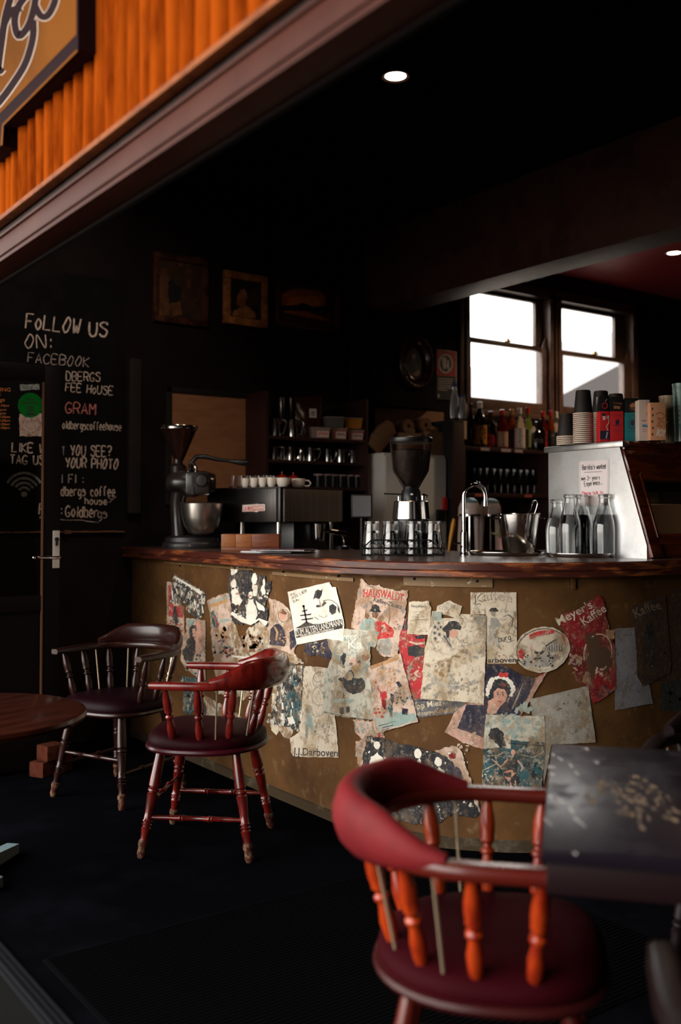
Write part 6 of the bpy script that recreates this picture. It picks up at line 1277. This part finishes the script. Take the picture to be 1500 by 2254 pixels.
def a(s):
    s.poly([(1010, 285), (1355, 285), (1358, 560), (1355, 820), (1135, 820), (1130, 600), (1125, 450), (1010, 450)], 0, 0, 2, 40)
    s.text('Kaffee', (1045, 372), (1322, 362), 62, 1, 3, 0, .012, 26); s.text('Kaffee', (1052, 370), (1318, 360), 58, 0, 6, 0, -.004, 26); s.poly([(1145, 425), (1165, 402), (1200, 400), (1222, 425), (1185, 435)], 1, 4, 1); s.poly([(1168, 430), (1198, 430), (1192, 468), (1172, 466)], 2, 5, 1)
    s.poly([(1165, 475), (1205, 475), (1240, 530), (1222, 560), (1200, 540), (1195, 570), (1150, 565), (1158, 510)], 3, 4, 3); s.line([(1152, 540), (1205, 545)], 6, 2, 5, False); s.line([(1150, 555), (1205, 562)], 5, 2, 5, False)
    s.poly([(1150, 570), (1200, 572), (1225, 680), (1240, 715), (1205, 690), (1190, 640), (1160, 720), (1145, 660)], 3, 4, 4); s.line([(1255, 470), (1300, 455), (1325, 490), (1310, 545), (1270, 580), (1230, 575)], 9, 2, 4); s.line([(1290, 452), (1328, 480), (1318, 540)], 5, 1, 5); s.line([(1040, 370), (1065, 400), (1080, 440)], 7, 3, 4); s.line([(1280, 380), (1268, 420), (1275, 440)], 6, 3, 4); s.line([(1050, 380), (1075, 370), (1090, 380)], 5, 1, 4)
    s.hand('burg', (1225, 655), (1312, 640), 40, 4.5, 1, 4); s.line([(1240, 650), (1300, 660), (1340, 640)], 3, 1, 4); s.text('arboven', (1140, 812), (1352, 808), 36, 1, 4, 0, .02); blot(s, (1250, 750), 60, 4, 8, (3, 10), 3)
poster('cream coffee poster of a figure in a sun hat, right of centre', V2, 2, [CRM, INK, GRA, GRA, OCH], a)
def a(s):
    s.poly([(725, 425), (790, 430), (798, 480), (850, 478), (905, 472), (915, 480), (940, 448), (1040, 452), (1128, 460), (1122, 800), (1112, 1122), (990, 1110), (900, 1100), (760, 1092), (640, 1082), (655, 900), (672, 700), (700, 580)], 0, 0, 3, 22); s.poly([(728, 428), (795, 432), (796, 492), (750, 500), (726, 490)], 1, 3, 2); s.poly([(1040, 458), (1124, 462), (1120, 560), (1085, 540), (1042, 500)], 1, 3, 2)
    s.ring((915, 620), 200, 142, 4, 3, 3); s.poly([(800, 560), (830, 530), (850, 505), (890, 498), (925, 512), (945, 545), (935, 568), (880, 560), (850, 575), (812, 582)], 4, 5, 2); s.poly([(850, 578), (900, 562), (912, 575), (920, 595), (905, 620), (880, 630), (850, 610)], 5, 5, 1); s.poly([(825, 575), (858, 575), (852, 620), (835, 630)], 4, 6, 2)
    s.poly([(805, 600), (850, 610), (875, 700), (880, 722), (845, 680), (800, 640)], 3, 5, 3); s.line([(815, 610), (865, 690)], 7, 4, 6, False)
    for c in ((748, 545), (775, 515), (745, 590), (770, 560), (750, 630), (790, 545), (780, 600)): s.ell(c, 15, 17, 3, 4, 0, 16, .1); s.ell(c, 7, 8, 4, 5)
    s.line([(920, 690), (1000, 680), (1080, 650), (1105, 600)], 7, 3, 4, None, .4); blot(s, (860, 790), 130, 6, 30, (6, 24), 4); blot(s, (980, 900), 120, 6, 24, (5, 20), 4); blot(s, (800, 960), 120, 3, 26, (5, 20), 4); s.line([(660, 1010), (760, 960), (900, 1000), (1080, 940)], 24, 3, 3, None, .6); blot(s, (1080, 760), 40, 3, 10, (5, 16), 4)
poster('tall pale print of a woman in a black hat inside an oval', V2, 5, [CRM, TEL, WH, GRA, INK, SKN, WRN], a)
def a(s):
    s.poly([(560, 1060), (700, 1078), (950, 1092), (985, 1130), (955, 1180), (780, 1205), (620, 1228), (590, 1160)], 0, 0, 4); s.text('ipp Miez', (600, 1162), (800, 1130), 44, 1, 3, bold=.015); s.text('ebtester Kaffeezusatz', (612, 1212), (935, 1168), 30, 1, 3, bold=.015); s.line([(590, 1100), (690, 1095)], 10, 2, 3, False, .5)
poster('dark band of pale lettering below the black hat woman', V2, 1, [pap('slate print', (.1, .1, .105), (.05, .05, .055), (.3, .27, .22), 20, (.45, .6), 60, (.58, .66)), WRN, NVY], a)
def a(s):
    s.poly([(-68, 545), (40, 556), (130, 562), (330, 580), (318, 640), (300, 700), (262, 690), (268, 760), (260, 800), (290, 1000), (292, 1248), (200, 1238), (80, 1222), (-95, 1185), (-80, 900), (-20, 760), (-60, 640)], 0, 0, 5, 18)
    s.text('eyers', (20, 632), (160, 642), 54, 1, 4, 0, .0); s.text('Ka', (100, 708), (205, 706), 66, 1, 4, 0, .0); s.poly([(40, 770), (60, 738), (82, 750), (80, 800), (62, 830), (45, 800)], 2, 5, 6, 8); s.poly([(110, 800), (140, 772), (175, 790), (165, 830), (120, 835)], 3, 5, 3); s.ell((182, 805), 15, 11, 2, 5, 0, 14, .2); s.ell((120, 822), 12, 10, 2, 5, 0, 14, .2)
    s.poly([(60, 920), (90, 940), (125, 945), (130, 930), (170, 930), (205, 928), (225, 950), (222, 1000), (190, 1035), (140, 1050), (95, 1030), (70, 1000), (50, 960)], 2, 5, 4, 8); s.line([(132, 950), (140, 910), (128, 880), (118, 872), (108, 880)], 9, 2, 5); s.poly([(20, 935), (50, 920), (60, 960), (40, 950)], 2, 5, 3)
    s.poly([(35, 1150), (65, 1145), (68, 1190), (50, 1205), (36, 1190)], 2, 5, 2); s.poly([(82, 1142), (110, 1140), (108, 1185), (90, 1190)], 2, 5, 2); s.poly([(-10, 1090), (100, 1080), (150, 1095), (120, 1115), (0, 1112)], 4, 4, 6); s.poly([(195, 760), (240, 742), (268, 770), (230, 800), (200, 792)], 5, 4, 5); blot(s, (100, 860), 100, 6, 30, (6, 24), 3); blot(s, (40, 1020), 70, 6, 14, (5, 20), 3); s.line([(65, 1040), (66, 1075)], 5, 2, 5, False, .5); blot(s, (100, 690), 100, 4, 12, (5, 14), 3); s.line([(-85, 1180), (90, 1218), (290, 1243)], 4, 2, 4, False)
poster('large worn sheet with a black rooster shape in the middle of the counter', V2, 4, [GHO, WH, INK, PNK, TEL, BRN, WRN], a)
def a(s):
    s.poly([(250, 852), (370, 800), (490, 742), (520, 860), (560, 1010), (622, 1255), (470, 1298), (312, 1342), (285, 1250), (292, 1100), (265, 960)], 0, 0, 5, 20); s.line([(265, 850), (370, 815), (480, 770)], 20, 5, 3, None, .6); s.poly([(300, 1230), (420, 1180), (600, 1190), (612, 1245), (480, 1290), (330, 1325)], 3, 3, 8); s.ell((357, 1000), 18, 22, 4, 5, 0, 14, .15); s.poly([(338, 1030), (385, 1025), (392, 1070), (375, 1090), (340, 1075)], 1, 5, 4); s.poly([(345, 1085), (385, 1090), (380, 1150), (395, 1165), (370, 1160), (352, 1120)], 6, 5, 4); s.line([(340, 1035), (312, 985), (308, 950)], 9, 1, 5, False); s.line([(384, 1030), (400, 990), (430, 960)], 8, 4, 5, False)
    s.poly([(415, 1040), (440, 1050), (445, 1100), (430, 1130), (415, 1090)], 2, 5, 4); s.poly([(400, 1110), (432, 1130), (438, 1220), (420, 1215), (392, 1150)], 7, 5, 4); s.ell((425, 1010), 13, 15, 4, 5); s.poly([(455, 960), (480, 950), (505, 985), (480, 1000)], 2, 5, 4); s.poly([(500, 1150), (550, 1160), (545, 1205), (505, 1200)], 2, 4, 6); s.line([(330, 1285), (460, 1250)], 5, 2, 5, False, .6); s.line([(355, 1300), (440, 1278)], 4, 2, 5, False, .6)
    blot(s, (400, 900), 90, 5, 24, (4, 14), 4); blot(s, (480, 1080), 60, 7, 16, (4, 12), 4); blot(s, (340, 1180), 50, 1, 12, (4, 12), 4)
poster('tilted colour print of hikers in red jackets, lower middle', V2, 6, [PNC, REDP, NVY, TEL, SKN, OCH, DRD, TEA], a)
def a(s):
    s.poly([(133, 1235), (300, 1255), (362, 1330), (368, 1380), (310, 1372), (235, 1370), (205, 1500), (212, 1600), (175, 1590), (150, 1500), (148, 1410), (200, 1390), (150, 1340)], 0, 0, 7, 12); s.ring((190, 1430), 34, 28, 7, 1, 3); s.ring((180, 1480), 26, 30, 6, 2, 3); s.line([(150, 1250), (200, 1300), (260, 1310)], 6, 1, 3, None, .5); s.poly([(315, 1350), (350, 1345), (355, 1378), (320, 1375)], 3, 3, 3); blot(s, (240, 1300), 60, 2, 14, (4, 12), 3)
poster('pale pink torn leftovers above the black group photograph', V2, 1, [PNC, PNK, TEL, REDP], a)
def a(s):
    s.poly([(809, 1620), (840, 1622), (880, 1636), (920, 1645), (960, 1655), (1000, 1640), (1016, 1650), (1028, 1690), (1046, 1740), (1060, 1790), (1040, 1800), (1000, 1790), (960, 1815), (905, 1812), (860, 1800), (798, 1792), (796, 1700), (803, 1660)], 0, 0, 2.6, 5)
    s.ell((832, 1640), 7, 9, 1, 4, 0, 14, .12); s.poly([(818, 1665), (833, 1655), (846, 1672), (845, 1700), (812, 1698)], 1, 4, 2, 5); s.ell((922, 1658), 8, 11, 1, 4, 0, 14, .15); s.poly([(910, 1690), (925, 1668), (934, 1690), (925, 1720), (908, 1715)], 1, 4, 2, 5); s.ell((966, 1676), 8, 10, 1, 4, 0, 14, .12); s.poly([(955, 1700), (968, 1688), (980, 1702), (984, 1730), (958, 1732)], 1, 4, 2, 5)
    s.poly([(958, 1652), (1000, 1641), (1016, 1652), (1028, 1692), (1050, 1752), (1058, 1788), (1030, 1740), (1000, 1680), (985, 1665)], 2, 3, 2, 5); s.ell((997, 1664), 8, 7, 3, 5, 0, 12, .3); s.poly([(990, 1680), (1012, 1690), (1022, 1712), (1000, 1716), (985, 1700)], 4, 5, 2, 5)
    for _ in range(40): s.ell((random.uniform(805, 1030), random.uniform(1650, 1795)), random.uniform(.6, 2.6), random.uniform(.6, 3), 1, 5, random.uniform(0, 90), 8, .4)
poster('black and white group photograph torn above the padded chair', V0, 3, [BLK, WH, PNC, DRD, NVY], a)
# --- right
def a(s):
    s.poly([(85, 985), (210, 985), (300, 900), (540, 815), (620, 765), (520, 940), (440, 1062), (300, 1060), (190, 1285), (60, 1240), (-60, 1175), (0, 1050)], 0, 0, 4, 20); blot(s, (90, 1220), 70, 1, 14, (5, 16), 3); s.ring((580, 782), 12, 18, 4, 3, 3, 20)
    s.poly([(215, 725), (330, 730), (430, 792), (540, 820), (490, 930), (438, 1060), (212, 1055), (196, 1210), (110, 1178), (22, 1145), (85, 988), (198, 996)], 2, 3, 3, 16); s.poly([(255, 870), (265, 830), (310, 818), (350, 838), (375, 880), (370, 925), (350, 930), (340, 890), (290, 880), (262, 915), (242, 960), (222, 950)], 5, 6, 4, 8); s.poly([(215, 868), (240, 818), (290, 800), (350, 808), (392, 850), (405, 900), (380, 940), (362, 930), (372, 890), (345, 848), (300, 830), (262, 850), (240, 890), (228, 945), (208, 930)], 4, 5, 5, 8)
    s.poly([(262, 905), (290, 882), (335, 892), (352, 925), (340, 975), (310, 1005), (280, 985), (262, 950)], 6, 7, 2, 8); s.poly([(225, 965), (262, 950), (282, 985), (306, 1008), (270, 1052), (218, 1050)], 6, 6, 3, 8); s.poly([(300, 1010), (345, 965), (380, 1055), (272, 1056)], 2, 8, 2); s.ell((312, 795), 18, 17, 3, 8, 0, 12, .15); s.ell((342, 795), 16, 17, 3, 8, 0, 12, .15); s.ell((325, 862), 14, 12, 7, 8, 0, 12, .2); s.ell((270, 880), 12, 14, 5, 8, 0, 12, .2)
    s.line([(280, 912), (296, 906)], 4, 5, 9, False); s.line([(312, 915), (332, 912)], 4, 5, 9, False); s.ell((290, 921), 6, 4, 5, 9); s.ell((322, 926), 6, 4, 5, 9); s.line([(304, 925), (298, 948), (306, 952)], 2.5, 7, 9, False); s.poly([(288, 968), (302, 963), (316, 970), (302, 976)], 3, 9); s.line([(382, 1020), (420, 940), (455, 850)], 6, 8, 5, False, .6); s.line([(345, 1000), (380, 900)], 4, 8, 5, False, .5)
poster('black poster of a girl with flowers in her hair, pink border', V3, 3, [PNK, PNC, NVY, REDI, WH, INK, SKN, DRD, GRA], a)
def a(s):
    s.ell((580, 628), 182, 150, 0, 0, -12, 44, .02); s.ring((580, 628), 168, 136, 5, 1, 3, -12, 150, 330); s.ring((580, 628), 168, 136, 3, 3, 3, -12, 330, 510); s.poly([(495, 528), (560, 505), (660, 498), (655, 520), (560, 540), (500, 562)], 2, 4, 2); s.text('GESCHAEFT', (505, 556), (640, 516), 12, 0, 7); s.poly([(700, 515), (725, 540), (738, 610), (728, 590), (705, 540)], 2, 4)
    s.poly([(595, 610), (640, 575), (700, 570), (722, 600), (718, 640), (600, 650)], 3, 4, 4); s.line([(600, 605), (650, 572), (680, 560)], 7, 1, 5, False)
    for k in range(7): s.line([(610 + k * 16, 598), (612 + k * 16, 640)], 4, 1, 6, False, .4)
    s.poly([(440, 700), (540, 660), (640, 660), (700, 680), (620, 740), (520, 745), (450, 740)], 3, 3, 7); blot(s, (580, 690), 80, 1, 24, (3, 11), 5); s.poly([(420, 640), (445, 618), (470, 650), (455, 690), (425, 680)], 2, 4, 4); s.line([(505, 595), (510, 640), (520, 690), (535, 740)], 13, 4, 4, None, .6); blot(s, (455, 690), 40, 1, 10, (3, 9), 5)
poster('oval cream label with red banner and a small building', V3, 6, [CRM, INK, REDI, GRA, PNK], a)
def a(s):
    s.poly([(670, 435), (740, 385), (790, 375), (850, 350), (870, 320), (960, 265), (985, 300), (1000, 420), (1030, 520), (1060, 600), (1062, 890), (990, 945), (915, 990), (880, 880), (800, 835), (760, 690), (735, 600), (720, 490)], 0, 0, 5, 18); s.text("Meyer's", (688, 470), (915, 350), 56, 1, 4, 0, .012); s.text('Kaffee', (855, 470), (1005, 372), 56, 1, 4, 0, .012); s.poly([(860, 560), (870, 530), (905, 515), (935, 530), (965, 560), (960, 600), (1030, 640), (1035, 740), (985, 785), (950, 740), (910, 830), (865, 720), (885, 660)], 2, 5, 5, 12); s.ring((945, 650), 90, 125, 8, 1, 4, 10, 150, 420)
    blot(s, (790, 720), 60, 3, 24, (4, 15), 4); blot(s, (960, 780), 40, 3, 10, (4, 14), 6); s.poly([(860, 780), (900, 760), (905, 870), (840, 840)], 5, 4, 5); blot(s, (980, 900), 50, 4, 12, (4, 12), 4); s.poly([(995, 495), (1060, 500), (1050, 560), (1000, 550)], 6, 4, 5)
poster('torn dark red coffee poster with cream lettering on the right', V3, 4, [DRD, CRM, M('bare brown counter patch', (.07, .033, .016), .7), PNC, INK, BRN, OCH], a)
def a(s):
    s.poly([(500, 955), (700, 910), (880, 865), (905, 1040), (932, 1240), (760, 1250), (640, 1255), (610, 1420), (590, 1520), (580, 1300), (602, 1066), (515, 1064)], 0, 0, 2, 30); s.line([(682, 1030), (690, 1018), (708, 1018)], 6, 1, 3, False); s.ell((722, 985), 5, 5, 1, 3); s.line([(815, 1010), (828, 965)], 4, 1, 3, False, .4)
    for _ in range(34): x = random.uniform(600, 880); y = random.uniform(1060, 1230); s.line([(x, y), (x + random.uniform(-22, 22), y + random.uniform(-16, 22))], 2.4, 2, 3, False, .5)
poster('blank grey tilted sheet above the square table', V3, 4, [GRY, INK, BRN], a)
def a(s):
    s.poly([(210, 1055), (400, 1062), (595, 1068), (600, 1250), (580, 1400), (575, 1545), (380, 1540), (190, 1530), (185, 1460), (195, 1400), (200, 1200)], 0, 0, 3, 22); blot(s, (420, 1110), 130, 1, 26, (8, 28), 3); s.poly([(195, 1285), (300, 1275), (345, 1280), (350, 1215), (430, 1230), (595, 1240), (598, 1300), (575, 1545), (190, 1530)], 2, 4, 4); s.poly([(225, 1190), (245, 1145), (285, 1140), (320, 1170), (330, 1220), (345, 1260), (300, 1280), (285, 1250), (265, 1230), (235, 1220)], 3, 5, 6, 10); s.line([(300, 1270), (345, 1278)], 5, 3, 6, False)
    s.poly([(340, 1190), (375, 1190), (370, 1280), (348, 1280)], 4, 5, 4); s.ell((390, 1305), 16, 19, 5, 7, 0, 14, .1); s.poly([(372, 1300), (385, 1282), (408, 1288), (410, 1320), (400, 1335)], 3, 6, 2); s.poly([(350, 1345), (400, 1335), (420, 1350), (415, 1430), (440, 1500), (400, 1535), (340, 1500), (320, 1440)], 3, 6, 5); s.line([(355, 1350), (310, 1400), (250, 1350)], 9, 5, 7, None, .4); s.line([(420, 1360), (452, 1400), (440, 1430)], 9, 5, 7, False, .4); s.poly([(320, 1440), (370, 1420), (410, 1440), (360, 1500)], 5, 6, 5); s.line([(370, 1500), (380, 1540)], 9, 5, 8, False); s.line([(402, 1490), (408, 1530)], 9, 5, 8, False)
    s.line([(215, 1330), (290, 1325), (340, 1300)], 6, 4, 6, None, .5); s.line([(200, 1420), (280, 1380), (320, 1420)], 7, 4, 6, None, .5); s.line([(440, 1320), (520, 1340), (590, 1300)], 5, 4, 6, None, .5); blot(s, (520, 1420), 60, 3, 14, (6, 18), 5); blot(s, (250, 1470), 50, 4, 12, (3, 10), 6); s.line([(360, 1245), (595, 1262)], 8, 3, 5, False, .4)
poster('teal toned print of a woman seated under a tree', V3, 5, [GHO, TEL, TEA, INK, WRN, SKN], a)
def a(s):
    s.poly([(1060, 490), (1190, 482), (1250, 700), (1312, 985), (1060, 1030)], 0, 0, 2, 30)
    for k in range(5): s.line([(1075, 855 + k * 12), (1180, 848 + k * 12)], 6, 1, 3, False, .7)
    s.line([(1075, 540), (1180, 530)], 4, 1, 3, False, .6)
poster('blue grey paper sheet right of the dark red poster', V3, 2, [BGR, pap('faint blue print', (.09, .09, .1), (.14, .13, .13))], a)
def a(s):
    s.poly([(1170, 345), (1280, 305), (1392, 268), (1410, 500), (1432, 725), (1425, 780), (1330, 830), (1240, 872), (1205, 805), (1195, 560)], 0, 0, 4, 20); s.text('Kaffee', (1195, 425), (1368, 362), 62, 1, 3, 0, .01, 12); s.line([(1270, 420), (1290, 390), (1330, 400), (1350, 450), (1330, 520), (1280, 560)], 14, 2, 3, None, .3); s.poly([(1250, 480), (1300, 450), (1320, 560), (1310, 640), (1330, 720), (1290, 760), (1285, 660), (1255, 580)], 2, 3, 6); s.text('JJD', (1240, 862), (1310, 832), 46, 2, 3); s.line([(1335, 815), (1420, 785)], 7, 2, 3, False, .5); blot(s, (1380, 640), 40, 2, 8, (4, 12), 3)
poster('very dark brown coffee poster near the right end of the counter', V3, 3, [DBR, pap('dim cream lettering', (.2, .15, .11), (.14, .1, .07)), INK], a)
def a(s): s.poly([(1362, 850), (1500, 828), (1560, 830), (1570, 1040), (1362, 1032)], 0, 0, 3, 30); blot(s, (1440, 930), 60, 1, 16, (6, 18), 3)
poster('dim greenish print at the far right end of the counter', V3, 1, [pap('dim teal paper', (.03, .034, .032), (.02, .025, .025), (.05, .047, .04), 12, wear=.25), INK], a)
def a(s): s.poly([(1395, 1390), (1470, 1370), (1480, 1300), (1530, 1290), (1530, 1500), (1440, 1500), (1400, 1460)], 0, 0, 3, 12)
poster('faint dark scrap at the right edge of the counter', V0, 0, [DBR], a)
